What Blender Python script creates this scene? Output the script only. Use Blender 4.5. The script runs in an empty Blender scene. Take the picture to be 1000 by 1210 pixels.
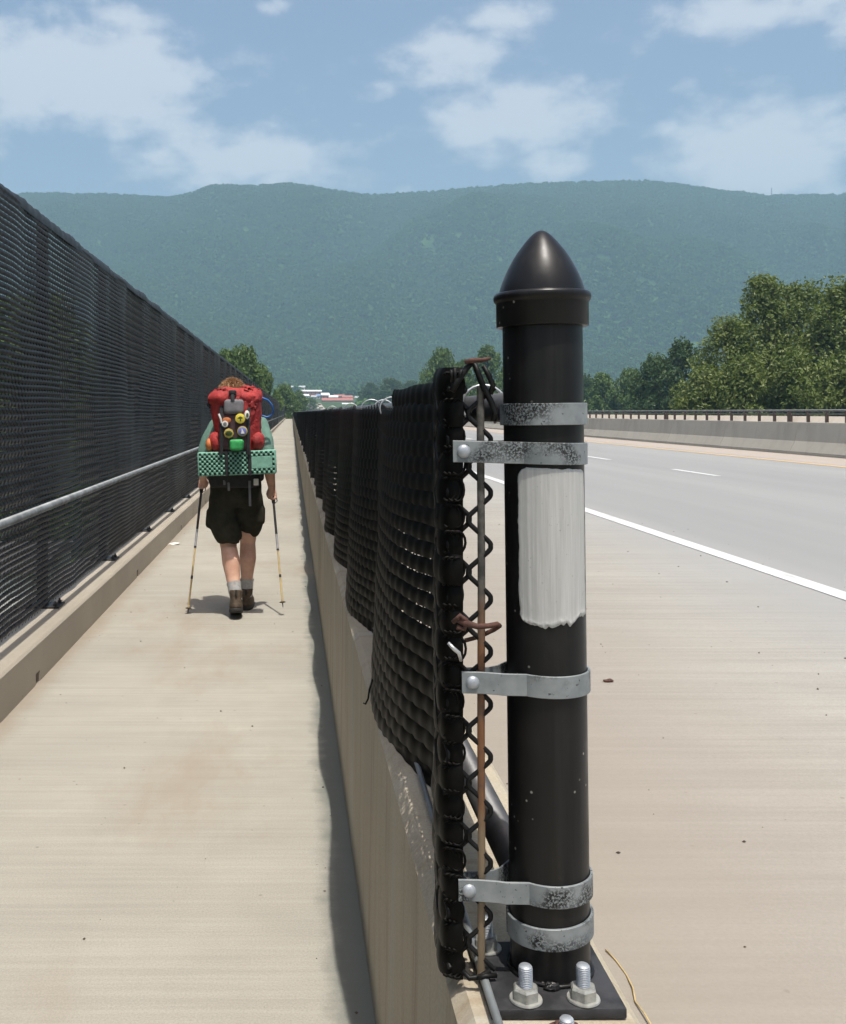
import bpy, bmesh, math, random
import numpy as np
from mathutils import Vector, Matrix, noise as mnoise

R = math.radians
rng = random.Random(7)
nrng = np.random.default_rng(11)
scene = bpy.context.scene
col = scene.collection

# ------------------------------------------------------------------ camera
F = 1200.0            # focal length in photograph pixels (1000 px wide)
VX, VY = 345.0, 487.0  # vanishing point of the walkway in the photograph
CAMH = 1.5
cam_d = bpy.data.cameras.new('camera')
cam = bpy.data.objects.new('camera', cam_d)
col.objects.link(cam)
cam.location = (0, 0, CAMH)
cam.rotation_euler = (R(90), 0, 0)
cam_d.sensor_fit = 'HORIZONTAL'
cam_d.sensor_width = 36.0
cam_d.lens = 36.0 * F / 1000.0
cam_d.shift_x = (500 - VX) / 1000.0
cam_d.shift_y = -(605 - VY) / 1000.0
cam_d.clip_start = 0.05
cam_d.clip_end = 30000
scene.camera = cam

# ------------------------------------------------------------------ world, sun, exposure
SUNV = Vector((0.098, -0.28, 1.0)).normalized()
sun_el = math.asin(SUNV.z)
sun_az = math.atan2(SUNV.x, SUNV.y)
world = bpy.data.worlds.new('World')
scene.world = world
world.use_nodes = True
wn, wl = world.node_tree.nodes, world.node_tree.links
wn.clear()
w_out = wn.new('ShaderNodeOutputWorld')
w_bg = wn.new('ShaderNodeBackground')
w_bg.inputs['Strength'].default_value = 0.15
w_sky = wn.new('ShaderNodeTexSky')
w_sky.sky_type = 'NISHITA'
w_sky.sun_disc = False
w_sky.sun_elevation = sun_el
w_sky.sun_rotation = sun_az
w_sky.air_density = 1.0
w_sky.dust_density = 4.5
w_sky.ozone_density = 1.0
wl.new(w_bg.outputs[0], w_out.inputs[0])


def wmath(op, a, b=None, c=None):
    n = wn.new('ShaderNodeMath')
    n.operation = op
    for i, v in enumerate((a, b, c)):
        if v is None:
            continue
        if isinstance(v, (int, float)):
            n.inputs[i].default_value = v
        else:
            wl.new(v, n.inputs[i])
    return n.outputs[0]


w_tc = wn.new('ShaderNodeTexCoord')
w_sep = wn.new('ShaderNodeSeparateXYZ')
wl.new(w_tc.outputs['Generated'], w_sep.inputs[0])
dx, dy, dz = w_sep.outputs
w_az = wmath('ARCTAN2', dx, dy)
w_el = wmath('ARCSINE', dz)
# drifting fair-weather cumulus: noise in azimuth/elevation, stretched along the horizon
w_cmb = wn.new('ShaderNodeCombineXYZ')
wl.new(wmath('MULTIPLY', w_az, 1.0), w_cmb.inputs[0])
wl.new(wmath('MULTIPLY', w_el, 1.7), w_cmb.inputs[1])


def wnoise(scale, detail, rough, off):
    m = wn.new('ShaderNodeVectorMath')
    m.operation = 'ADD'
    wl.new(w_cmb.outputs[0], m.inputs[0])
    m.inputs[1].default_value = (off, off * .7, off * 1.3)
    n = wn.new('ShaderNodeTexNoise')
    n.inputs['Scale'].default_value = scale
    n.inputs['Detail'].default_value = detail
    n.inputs['Roughness'].default_value = rough
    wl.new(m.outputs[0], n.inputs['Vector'])
    return n.outputs[0]


n_big = wnoise(5.0, 3, .5, 3.1)
n_det = wnoise(26.0, 7, .6, 9.7)
n_fin = wnoise(11.0, 5, .55, 1.3)
# the clouds standing over the ridge, each a soft lobe at its own bearing and height
LOBES = [(95, 92, 175, 62, 1.1), (150, 20, 60, 28, .8), (305, 188, 120, 46, 1.35), (525, 66, 62, 44, 1.0),
         (590, 18, 66, 24, .9), (440, 112, 45, 20, .7), (605, 142, 115, 40, 1.25), (652, 192, 44, 26, .9),
         (880, 14, 130, 26, 1.0), (890, 180, 100, 52, 1.3), (800, 104, 24, 13, .7), (480, 226, 22, 9, .7),
         (325, 8, 26, 14, .8), (1010, 32, 34, 22, .9), (1180, 120, 120, 46, 1.0), (-170, 130, 150, 60, 1.0),
         (1400, 60, 150, 50, 1.0), (-420, 60, 150, 50, 1.0)]
lob = None
for px, py, rx, ry, a in LOBES:
    u, v = (px - VX) / F, (VY - py) / F
    az, el = math.atan(u), math.atan(v / math.hypot(1, u))
    ra, re = rx / F * .95, ry / F * .95
    d1 = wmath('DIVIDE', wmath('SUBTRACT', w_az, az), ra)
    d2 = wmath('DIVIDE', wmath('SUBTRACT', w_el, el), re)
    q = wmath('ADD', wmath('MULTIPLY', d1, d1), wmath('MULTIPLY', d2, d2))
    e = wmath('MULTIPLY', wmath('EXPONENT', wmath('MULTIPLY', q, -0.75)), a)
    lob = e if lob is None else wmath('MAXIMUM', lob, e)
cl = wmath('ADD', lob, wmath('MULTIPLY', wmath('SUBTRACT', n_big, .58), 1.1))
cl = wmath('ADD', cl, wmath('MULTIPLY', wmath('SUBTRACT', n_fin, .5), 1.5))
cl = wmath('ADD', cl, wmath('MULTIPLY', wmath('SUBTRACT', n_det, .5), 1.5))
w_map = wn.new('ShaderNodeMapRange')
w_map.interpolation_type = 'SMOOTHSTEP'
w_map.inputs['From Min'].default_value = .20
w_map.inputs['From Max'].default_value = 1.0
w_map.inputs['To Max'].default_value = .58
wl.new(cl, w_map.inputs['Value'])
w_mix = wn.new('ShaderNodeMix')
w_mix.data_type = 'RGBA'
wl.new(w_map.outputs[0], w_mix.inputs['Factor'])
w_tint = wn.new('ShaderNodeMix')
w_tint.data_type = 'RGBA'
w_tint.blend_type = 'MULTIPLY'
w_tint.inputs['Factor'].default_value = 1.0
w_tint.inputs['B'].default_value = (1.0, 1.0, 1.0, 1)
wl.new(w_sky.outputs[0], w_tint.inputs['A'])
wl.new(w_tint.outputs['Result'], w_mix.inputs['A'])
w_mix.inputs['B'].default_value = (6.1, 6.05, 6.1, 1)
wl.new(w_mix.outputs['Result'], w_bg.inputs['Color'])

sun_d = bpy.data.lights.new('sun', 'SUN')
sun_d.energy = 4.5
sun_d.angle = R(0.53)
sun_d.color = (1.0, .955, .88)
sun = bpy.data.objects.new('sun', sun_d)
col.objects.link(sun)
sun.rotation_euler = SUNV.to_track_quat('Z', 'Y').to_euler()
sun.location = (20, -30, 200)

vs = scene.view_settings
vs.view_transform = 'Standard'
vs.look = 'None'
vs.exposure = 0.2
vs.gamma = 1.0
vs.use_curve_mapping = False
scene.render.engine = 'CYCLES'
cy = scene.cycles
cy.use_denoising = True
cy.use_adaptive_sampling = True
cy.adaptive_threshold = .025
cy.max_bounces = 5
cy.diffuse_bounces = 2
cy.glossy_bounces = 2
cy.transmission_bounces = 3
cy.transparent_max_bounces = 6
cy.volume_bounces = 0


# ------------------------------------------------------------------ helpers
class MB:
    """collects faces; build() links them as one mesh object"""

    def __init__(s):
        s.v = []
        s.f = []

    def add(s, vs_, fs_):
        o = len(s.v)
        s.v.extend([tuple(p) for p in vs_])
        s.f.extend([tuple(i + o for i in f) for f in fs_])

    def box(s, x0, x1, y0, y1, z0, z1):
        s.add([(x0, y0, z0), (x1, y0, z0), (x1, y1, z0), (x0, y1, z0),
               (x0, y0, z1), (x1, y0, z1), (x1, y1, z1), (x0, y1, z1)],
              [(0, 3, 2, 1), (4, 5, 6, 7), (0, 1, 5, 4), (1, 2, 6, 5), (2, 3, 7, 6), (3, 0, 4, 7)])

    def bbox(s, x0, x1, y0, y1, z0, z1, b, seg=2):
        bm = bmesh.new()
        bmesh.ops.create_cube(bm, size=1.0)
        for v in bm.verts:
            v.co = Vector(((x0 + x1) / 2 + v.co.x * (x1 - x0), (y0 + y1) / 2 + v.co.y * (y1 - y0), (z0 + z1) / 2 + v.co.z * (z1 - z0)))
        bmesh.ops.bevel(bm, geom=bm.edges[:], offset=b, segments=seg, affect='EDGES', profile=.5)
        bm.verts.index_update()
        s.add([v.co for v in bm.verts], [[v.index for v in f.verts] for f in bm.faces])
        bm.free()

    def rings(s, rings, closed=True, caps=True):
        n = len(rings[0])
        vs_ = [p for r in rings for p in r]
        fs_ = []
        for i in range(len(rings) - 1):
            for j in range(n if closed else n - 1):
                k = (j + 1) % n
                fs_.append((i * n + j, i * n + k, (i + 1) * n + k, (i + 1) * n + j))
        if caps and closed:
            fs_.append(tuple(range(n - 1, -1, -1)))
            fs_.append(tuple((len(rings) - 1) * n + j for j in range(n)))
        s.add(vs_, fs_)

    def tube(s, pts, r, n=8, caps=True, flat=1.0):
        pts = [Vector(p) for p in pts]
        rs = r if isinstance(r, (list, tuple)) else [r] * len(pts)
        t0 = (pts[1] - pts[0]).normalized()
        up = Vector((0, 0, 1)) if abs(t0.z) < .9 else Vector((0, 1, 0))
        nx = t0.cross(up).normalized()
        rg = []
        for i, p in enumerate(pts):
            a = pts[max(0, i - 1)]
            b = pts[min(len(pts) - 1, i + 1)]
            t = (b - a)
            t = t.normalized() if t.length > 1e-9 else t0
            nx = (nx - t * nx.dot(t))
            nx = nx.normalized() if nx.length > 1e-6 else t.orthogonal().normalized()
            ny = t.cross(nx)
            rg.append([p + (nx * math.cos(2 * math.pi * k / n) + ny * math.sin(2 * math.pi * k / n) * flat) * rs[i] for k in range(n)])
        s.rings(rg, True, caps)

    def limb(s, pts, rs, n=14):
        """tube with rounded ends"""
        pts = [Vector(p) for p in pts]
        d0 = (pts[0] - pts[1]).normalized()
        d1 = (pts[-1] - pts[-2]).normalized()
        P, Q = [], []
        for a in (80, 55, 28):
            P.append(pts[0] + d0 * rs[0] * math.sin(R(a)))
            Q.append(rs[0] * math.cos(R(a)))
        P += pts
        Q += list(rs)
        for a in (28, 55, 80):
            P.append(pts[-1] + d1 * rs[-1] * math.sin(R(a)))
            Q.append(rs[-1] * math.cos(R(a)))
        s.tube(P, Q, n)

    def lathe(s, prof, n=32, c=(0, 0, 0), caps=True):
        rg = [[(c[0] + r * math.cos(2 * math.pi * k / n), c[1] + r * math.sin(2 * math.pi * k / n), c[2] + z) for k in range(n)] for r, z in prof]
        s.rings(rg, True, caps)

    def ellipsoid(s, c, r, nu=18, nv=12):
        rg = []
        for i in range(nv + 1):
            a = -math.pi / 2 + math.pi * (i + .02) / (nv + .04)
            rg.append([(c[0] + r[0] * math.cos(a) * math.cos(2 * math.pi * k / nu),
                        c[1] + r[1] * math.cos(a) * math.sin(2 * math.pi * k / nu), c[2] + r[2] * math.sin(a)) for k in range(nu)])
        s.rings(rg)

    def loft(s, secs, n=28, p=2.0):
        """secs: (z, cx, cy, rx, ry) horizontal super-ellipses"""
        rg = []
        for z, cx, cy_, rx, ry in secs:
            row = []
            for k in range(n):
                a = 2 * math.pi * k / n
                c, q = math.cos(a), math.sin(a)
                row.append((cx + rx * math.copysign(abs(c) ** (2 / p), c), cy_ + ry * math.copysign(abs(q) ** (2 / p), q), z))
            rg.append(row)
        s.rings(rg)

    def mesh(s, name, mat_, smooth=None):
        me = bpy.data.meshes.new(name)
        me.from_pydata(s.v, [], s.f)
        me.materials.append(mat_)
        if smooth is not None:
            me.polygons.foreach_set('use_smooth', [True] * len(me.polygons))
            if smooth < 180:
                me.set_sharp_from_angle(angle=R(smooth))
        me.update()
        return me

    def build(s, name, mat_, parent=None, smooth=None, **kw):
        o = bpy.data.objects.new(name, s.mesh(name, mat_, smooth))
        col.objects.link(o)
        if parent is not None:
            o.parent = parent
        return o


def tag(o, label=None, cat=None, group=None, kind=None):
    if label:
        o['label'] = label
    if cat:
        o['category'] = cat
    if group:
        o['group'] = group
    if kind:
        o['kind'] = kind
    return o


def empty(name, loc=(0, 0, 0), rot=(0, 0, 0)):
    o = bpy.data.objects.new(name, None)
    o.empty_display_size = .1
    col.objects.link(o)
    o.location = loc
    o.rotation_euler = rot
    return o


def link(name, me, parent=None, loc=(0, 0, 0)):
    o = bpy.data.objects.new(name, me)
    col.objects.link(o)
    o.location = loc
    if parent is not None:
        o.parent = parent
    return o


def copy_tree(o, parent=None):
    c = o.copy()
    col.objects.link(c)
    c.parent = parent
    for ch in o.children:
        copy_tree(ch, c)
    return c


def at(px, py, Y):
    return Vector(((px - VX) * Y / F, Y, CAMH - (py - VY) * Y / F))


# ------------------------------------------------------------------ materials
class NT:
    def __init__(s, name):
        s.m = bpy.data.materials.new(name)
        s.m.use_nodes = True
        s.n, s.l = s.m.node_tree.nodes, s.m.node_tree.links
        s.b = s.n['Principled BSDF']
        s.tc = s.n.new('ShaderNodeTexCoord')

    def put(s, sock, v):
        if isinstance(v, (int, float)):
            sock.default_value = v
        elif isinstance(v, tuple):
            sock.default_value = v if len(v) == 4 or sock.type == 'VECTOR' else (*v, 1)
        else:
            s.l.new(v, sock)

    def vec(s, sc=(1, 1, 1), off=(0, 0, 0)):
        m = s.n.new('ShaderNodeMapping')
        m.inputs['Scale'].default_value = sc
        m.inputs['Location'].default_value = off
        s.l.new(s.tc.outputs['Object'], m.inputs['Vector'])
        return m.outputs[0]

    def noise(s, scale, detail=4, rough=.55, vec=None, dist=0):
        n = s.n.new('ShaderNodeTexNoise')
        n.inputs['Scale'].default_value = scale
        n.inputs['Detail'].default_value = detail
        n.inputs['Roughness'].default_value = rough
        n.inputs['Distortion'].default_value = dist
        s.l.new(vec if vec is not None else s.vec(), n.inputs['Vector'])
        return n.outputs[0]

    def voro(s, scale, vec=None, feat='F1'):
        n = s.n.new('ShaderNodeTexVoronoi')
        n.feature = feat
        n.inputs['Scale'].default_value = scale
        s.l.new(vec if vec is not None else s.vec(), n.inputs['Vector'])
        return n.outputs

    def ramp(s, f, a, b, c0=0.0, c1=1.0, smooth=True):
        n = s.n.new('ShaderNodeMapRange')
        n.interpolation_type = 'SMOOTHSTEP' if smooth else 'LINEAR'
        n.inputs['From Min'].default_value = a
        n.inputs['From Max'].default_value = b
        n.inputs['To Min'].default_value = c0
        n.inputs['To Max'].default_value = c1
        s.l.new(f, n.inputs['Value'])
        return n.outputs[0]

    def math(s, op, a, b=0.0):
        n = s.n.new('ShaderNodeMath')
        n.operation = op
        s.put(n.inputs[0], a)
        s.put(n.inputs[1], b)
        return n.outputs[0]

    def mix(s, f, a, b, mode='MIX'):
        n = s.n.new('ShaderNodeMix')
        n.data_type = 'RGBA'
        n.blend_type = mode
        s.put(n.inputs['Factor'], f)
        s.put(n.inputs['A'], a)
        s.put(n.inputs['B'], b)
        return n.outputs['Result']

    def sep(s):
        n = s.n.new('ShaderNodeSeparateXYZ')
        s.l.new(s.tc.outputs['Object'], n.inputs[0])
        return n.outputs

    def bump(s, h, strength=.3, dist=.005):
        n = s.n.new('ShaderNodeBump')
        n.inputs['Strength'].default_value = strength
        n.inputs['Distance'].default_value = dist
        s.l.new(h, n.inputs['Height'])
        s.l.new(n.outputs[0], s.b.inputs['Normal'])

    def fin(s, color, rough=.6, metal=0.0, spec=.5):
        s.put(s.b.inputs['Base Color'], color)
        s.put(s.b.inputs['Roughness'], rough)
        s.put(s.b.inputs['Metallic'], metal)
        s.b.inputs['Specular IOR Level'].default_value = spec
        return s.m


def simple(name, c, rough=.6, metal=0.0, var=.25, scale=30, bump=.15, bdist=.002, spec=.5):
    t = NT(name)
    n = t.noise(scale, 5, .6)
    f = t.ramp(n, .3, .7)
    a = tuple(x * (1 - var) for x in c)
    b = tuple(min(1, x * (1 + var)) for x in c)
    if bump:
        t.bump(t.noise(scale * 4, 4, .6), bump, bdist)
    return t.fin(t.mix(f, a, b), rough, metal, spec)


def concrete(name, c, broom=None, blotch=.10, stain=None, speck=True, broom_amt=.07, bump=.14):
    t = NT(name)
    big = t.ramp(t.noise(.35, 5, .6), .3, .7)
    mid = t.ramp(t.noise(2.6, 6, .62), .3, .72)
    fine = t.ramp(t.noise(170, 4, .75), .2, .8)
    k = t.mix(big, tuple(x * (1 - blotch) for x in c), tuple(x * (1 + blotch * .7) for x in c))
    k = t.mix(t.math('MULTIPLY', mid, .5), k, tuple(x * (1 - blotch * 1.1) for x in c))
    k = t.mix(t.math('MULTIPLY', fine, .5), k, (.78, .78, .78), 'MULTIPLY') if False else k
    g = t.ramp(fine, 0, 1, 1 - .16, 1 + .09)
    gg = t.n.new('ShaderNodeCombineXYZ')
    for i in range(3):
        t.l.new(g, gg.inputs[i])
    k = t.mix(1.0, k, gg.outputs[0], 'MULTIPLY')
    h = fine
    if broom:
        # broom finish: fine streaks running across the slab
        b1 = t.noise(1.0, 6, .7, t.vec(broom))
        b2 = t.noise(1.0, 4, .6, t.vec(tuple(x * .28 for x in broom), (3, 1, 2)))
        bb = t.math('ADD', t.math('MULTIPLY', b1, .6), t.math('MULTIPLY', b2, .4))
        s1 = t.ramp(bb, .35, .65, 1 - broom_amt, 1 + broom_amt)
        cc = t.n.new('ShaderNodeCombineXYZ')
        for i in range(3):
            t.l.new(s1, cc.inputs[i])
        k = t.mix(1.0, k, cc.outputs[0], 'MULTIPLY')
        h = t.math('ADD', t.math('MULTIPLY', fine, .5), bb)
    if speck:
        vo = t.voro(9)
        sp = t.ramp(vo[0], .03, .07, 1, 0)
        pick = t.ramp(t.noise(3.3, 2), .40, .55)
        k = t.mix(t.math('MULTIPLY', t.math('MULTIPLY', sp, pick), .5), k, (.10, .085, .065))
    if stain:
        k = stain(t, k)
    t.bump(h, bump, .004)
    return t.fin(k, .9, 0, .25)


def st_walk(t, k):
    x, y, z = t.sep()
    # grime by the kerb foot; grime plus painted-in fence shadow by the parapet foot
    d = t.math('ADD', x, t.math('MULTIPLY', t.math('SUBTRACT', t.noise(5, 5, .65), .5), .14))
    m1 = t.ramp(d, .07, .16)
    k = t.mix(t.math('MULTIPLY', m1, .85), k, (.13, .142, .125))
    m2 = t.ramp(d, -1.25, -1.42)
    k = t.mix(t.math('MULTIPLY', m2, .55), k, (.22, .17, .115))
    m3 = t.ramp(t.noise(.8, 6, .66, t.vec((1.2, .5, 1), (5, 2, 0))), .50, .72)
    k = t.mix(t.math('MULTIPLY', m3, .6), k, (.275, .225, .165))
    return k


def st_road(t, k):
    x, y, z = t.sep()
    d = t.math('ADD', x, t.math('MULTIPLY', t.math('SUBTRACT', t.noise(.6, 4, .6), .5), .9))
    m = t.ramp(d, 1.8, 3.6)
    k = t.mix(m, k, t.mix(t.ramp(t.noise(.25, 5, .6, t.vec((2.2, .12, 1))), .3, .7), (.240, .241, .235), (.29, .289, .28)))
    # wheel paths and the shoulder of the far side
    m2 = t.ramp(d, 10.3, 11.3)
    k = t.mix(m2, k, (.37, .32, .275))
    m3 = t.ramp(d, 2.6, .5)
    k = t.mix(t.math('MULTIPLY', m3, .8), k, (.262, .228, .188))
    cr = t.voro(.33, t.vec((1, .6, 1)), 'DISTANCE_TO_EDGE')
    return k


M = {}
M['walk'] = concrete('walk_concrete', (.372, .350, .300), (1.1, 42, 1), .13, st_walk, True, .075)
M['road'] = concrete('road_concrete', (.350, .330, .290), (.9, 34, 1), .11, st_road, True, .11)
M['kerb'] = concrete('kerb_concrete', (.40, .355, .285), None, .16)


def st_wall(t, k):
    x, y, z = t.sep()
    v = t.noise(1.0, 5, .65, t.vec((1, 9, .7)))
    m = t.ramp(v, .5, .72)
    k = t.mix(t.math('MULTIPLY', m, .55), k, (.20, .135, .07))
    v2 = t.noise(1.0, 5, .65, t.vec((1, 5, .4), (4, 4, 4)))
    k = t.mix(t.math('MULTIPLY', t.ramp(v2, .5, .75), .5), k, (.42, .43, .40))
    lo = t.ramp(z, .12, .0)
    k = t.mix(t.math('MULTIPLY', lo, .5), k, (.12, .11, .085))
    return k


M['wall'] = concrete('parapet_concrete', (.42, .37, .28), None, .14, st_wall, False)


def st_bar(t, k):
    x, y, z = t.sep()
    v = t.noise(1.0, 5, .65, t.vec((1, 1.4, .35)))
    k = t.mix(t.math('MULTIPLY', t.ramp(v, .48, .7), .45), k, (.24, .225, .19))
    up = t.ramp(t.math('ADD', z, t.math('MULTIPLY', t.noise(1.2, 5, .6), .12)), .86, .94)
    k = t.mix(t.math('MULTIPLY', up, .45), k, (.22, .215, .19))
    return k


M['barrier'] = concrete('barrier_concrete', (.41, .385, .33), None, .1, st_bar, False)
M['parapet2'] = concrete('far_parapet_concrete', (.66, .59, .50), None, .1, None, False)


def paint_line(name, c):
    t = NT(name)
    n = t.ramp(t.noise(3, 6, .7, t.vec((6, 1, 1))), .28, .5)
    k = t.mix(n, tuple(x * .72 for x in c), c)
    return t.fin(k, .7, 0, .3)


M['white_line'] = paint_line('white_road_paint', (.56, .56, .545))
M['yellow_line'] = paint_line('yellow_road_paint', (.60, .40, .17))


def black_paint():
    t = NT('black_post_paint')
    v = t.voro(55)
    sp = t.math('MULTIPLY', t.ramp(v[0], .06, .13, 1, 0), t.ramp(t.noise(9, 2), .50, .58))
    st = t.ramp(t.noise(1.0, 4, .6, t.vec((60, 60, 2.2))), .45, .75)
    k = t.mix(st, (.009, .0085, .0085), (.017, .0165, .016))
    du = t.ramp(t.noise(7, 5, .65), .5, .8)
    k = t.mix(t.math('MULTIPLY', du, .25), k, (.045, .042, .038))
    k = t.mix(t.math('MULTIPLY', sp, .8), k, (.36, .34, .30))
    ro = t.ramp(t.noise(14, 5, .6), .3, .7, .30, .44)
    t.bump(t.math('ADD', t.noise(90, 3, .5), t.math('MULTIPLY', sp, 1.0)), .10, .001)
    return t.fin(k, ro, 0, .28)


M['post'] = black_paint()


M['plate'] = simple('dusty_black_plate', (.030, .030, .032), .6, 0, .5, 22, .2, .0008, .3)


def galv():
    t = NT('galvanised_band')
    f = t.ramp(t.noise(24, 5, .6), .3, .7)
    k = t.mix(f, (.165, .185, .19), (.265, .285, .285))
    reg = t.ramp(t.noise(15, 2, .5, t.vec((1, 1, 1.3), (2, 5, 1))), .49, .66)
    fl = t.ramp(t.noise(330, 4, .7), .43, .53)
    m = t.math('MULTIPLY', reg, fl)
    few = t.ramp(t.noise(150, 3, .6, t.vec((1, 1, 1), (1, 1, 1))), .66, .70)
    m = t.math('MAXIMUM', m, t.math('MULTIPLY', few, .8))
    k = t.mix(m, k, (.012, .012, .012))
    ru = t.math('MULTIPLY', t.ramp(t.noise(33, 4, .7), .66, .8), .6)
    k = t.mix(ru, k, (.20, .11, .05))
    t.bump(t.math('ADD', m, t.math('MULTIPLY', t.noise(120, 3), .5)), .35, .0006)
    return t.fin(k, .55, .15, .45)


M['galv'] = galv()
M['bolt'] = simple('zinc_bolt', (.36, .385, .41), .45, .4, .15, 90, .2, .0005)
M['nut'] = simple('weathered_nut', (.34, .34, .31), .5, .4, .25, 80, .3, .0006)
M['rust'] = simple('rust', (.085, .038, .027), .85, 0, .35, 120, .4, .001)


def patch_paint():
    t = NT('grey_brushed_paint')
    b1 = t.noise(1.0, 5, .65, t.vec((260, 260, 7)))
    b2 = t.noise(1.0, 4, .6, t.vec((70, 70, 2.5), (1, 2, 3)))
    h = t.math('ADD', t.math('MULTIPLY', b1, .5), b2)
    k = t.mix(t.ramp(b1, .3, .7), (.40, .397, .375), (.50, .495, .47))
    k = t.mix(t.math('MULTIPLY', t.ramp(b2, .55, .75), .5), k, (.34, .34, .33))
    k = t.mix(t.math('MULTIPLY', t.ramp(t.noise(210, 2), .70, .74), .6), k, (.22, .21, .20))
    t.bump(h, .7, .0012)
    return t.fin(k, .6, 0, .4)


M['patch'] = patch_paint()


def vinyl(name, c, dusty=.4, spec=.3):
    t = NT(name)
    k = t.mix(t.ramp(t.noise(40, 5, .6), .35, .75), c, tuple(x * 2.0 for x in c))
    d = t.ramp(t.noise(6, 6, .7), .52, .75)
    k = t.mix(t.math('MULTIPLY', d, dusty), k, (.060, .052, .038))
    t.bump(t.noise(260, 3, .6), .2, .0006)
    return t.fin(k, .5, 0, spec)


M['wire'] = vinyl('black_vinyl_wire', (.005, .005, .005), .15, .22)
M['slat'] = vinyl('black_slat', (.0026, .0024, .0019), .06, .10)
M['slat_far'] = vinyl('tall_fence_slat', (.012, .0125, .0135), .25, .3)


def bar_mat():
    t = NT('tension_bar_metal')
    x, y, z = t.sep()
    k = t.mix(t.ramp(t.noise(60, 5, .6), .3, .7), (.035, .034, .03), (.11, .10, .085))
    zz = t.math('ADD', z, t.math('MULTIPLY', t.noise(12, 4), .16))
    ru = t.ramp(zz, 1.36, 1.25)
    k = t.mix(t.math('MULTIPLY', ru, t.ramp(t.noise(30, 4), .25, .6, .4, 1)), k, (.17, .075, .03))
    k = t.mix(t.math('MULTIPLY', t.ramp(zz, 1.06, .98), .8), k, (.20, .155, .095))
    t.bump(t.noise(300, 4), .4, .0008)
    return t.fin(k, .65, .1)


M['bar'] = bar_mat()
M['rail'] = simple('grey_rail', (.075, .075, .078), .45, .2, .2, 20, .1)
M['handrail'] = simple('weathered_handrail', (.19, .205, .21), .5, .3, .3, 9, .1)
M['dark_metal'] = simple('dark_steel', (.02, .02, .021), .5, .2, .3, 20)
M['silver'] = simple('bright_wire', (.55, .56, .55), .35, .6, .1, 90, 0)
M['far_rail'] = simple('far_rail_steel', (.13, .14, .14), .5, .3, .2, 4, 0)
M['far_post'] = simple('far_rail_post_steel', (.085, .055, .04), .7, .1, .3, 3, 0)


def foliage(name, c0, c1, scale, transl=.35, gloss=.03):
    t = NT(name)
    t.n.remove(t.b)
    out = t.n['Material Output']
    n = t.ramp(t.noise(scale, 3, .6), .3, .7)
    n2 = t.ramp(t.noise(scale * 9, 2, .6), .3, .7)
    k = t.mix(n, c0, c1)
    k = t.mix(t.math('MULTIPLY', n2, .4), k, tuple(x * 1.5 for x in c1))
    d = t.n.new('ShaderNodeBsdfDiffuse')
    tr = t.n.new('ShaderNodeBsdfTranslucent')
    gl = t.n.new('ShaderNodeBsdfGlossy')
    gl.inputs['Roughness'].default_value = .45
    gl.inputs['Color'].default_value = (.5, .5, .5, 1)
    t.l.new(k, d.inputs['Color'])
    t.l.new(t.mix(.6, k, (.14, .19, .02)), tr.inputs['Color'])
    ms = t.n.new('ShaderNodeMixShader')
    ms.inputs[0].default_value = transl
    t.l.new(d.outputs[0], ms.inputs[1])
    t.l.new(tr.outputs[0], ms.inputs[2])
    m2 = t.n.new('ShaderNodeMixShader')
    m2.inputs[0].default_value = gloss
    t.l.new(ms.outputs[0], m2.inputs[1])
    t.l.new(gl.outputs[0], m2.inputs[2])
    t.l.new(m2.outputs[0], out.inputs['Surface'])
    return t.m


M['leaf_light'] = foliage('leaf_light', (.085, .125, .030), (.17, .205, .060), .45)
M['leaf_dark'] = foliage('leaf_dark', (.030, .062, .026), (.065, .105, .036), .45, .25)
M['leaf_mid'] = foliage('leaf_mid', (.055, .105, .028), (.11, .165, .045), .4, .3)
M['bark'] = simple('bark', (.11, .085, .06), .9, 0, .3, 6, .5, .02)
M['forest'] = foliage('forest_canopy', (.010, .036, .014), (.115, .20, .045), .0040, .15, 0.0)


def ground_mat():
    t = NT('valley_ground')
    k = t.mix(t.ramp(t.noise(.02, 5, .6), .3, .7), (.035, .06, .02), (.08, .10, .035))
    k = t.mix(t.math('MULTIPLY', t.ramp(t.noise(.3, 4, .6), .4, .7), .6), k, (.05, .08, .022))
    return t.fin(k, .95, 0, .1)


M['ground'] = ground_mat()


def mountain_mat():
    t = NT('mountain_forest_floor')
    k = t.mix(t.ramp(t.noise(.004, 5, .6), .3, .7), (.012, .036, .014), (.07, .13, .03))
    t.bump(t.noise(.06, 4, .6), .8, 4)
    return t.fin(k, .95, 0, .1)


M['mountain'] = mountain_mat()

# ------------------------------------------------------------------ the setting: ground, bridge deck, mountain
BR_END = 620.0


def ground_z(y):
    pts = [(-400, -10), (350, -10), (470, -6), (600, -.6), (660, .0), (800, 3), (900, 7), (1000, 12), (1100, 18), (1300, 30), (1400, 36), (9000, 60)]
    for (a, za), (b, zb) in zip(pts, pts[1:]):
        if y <= b:
            t = (y - a) / (b - a)
            return za + (zb - za) * t
    return pts[-1][1]


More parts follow.
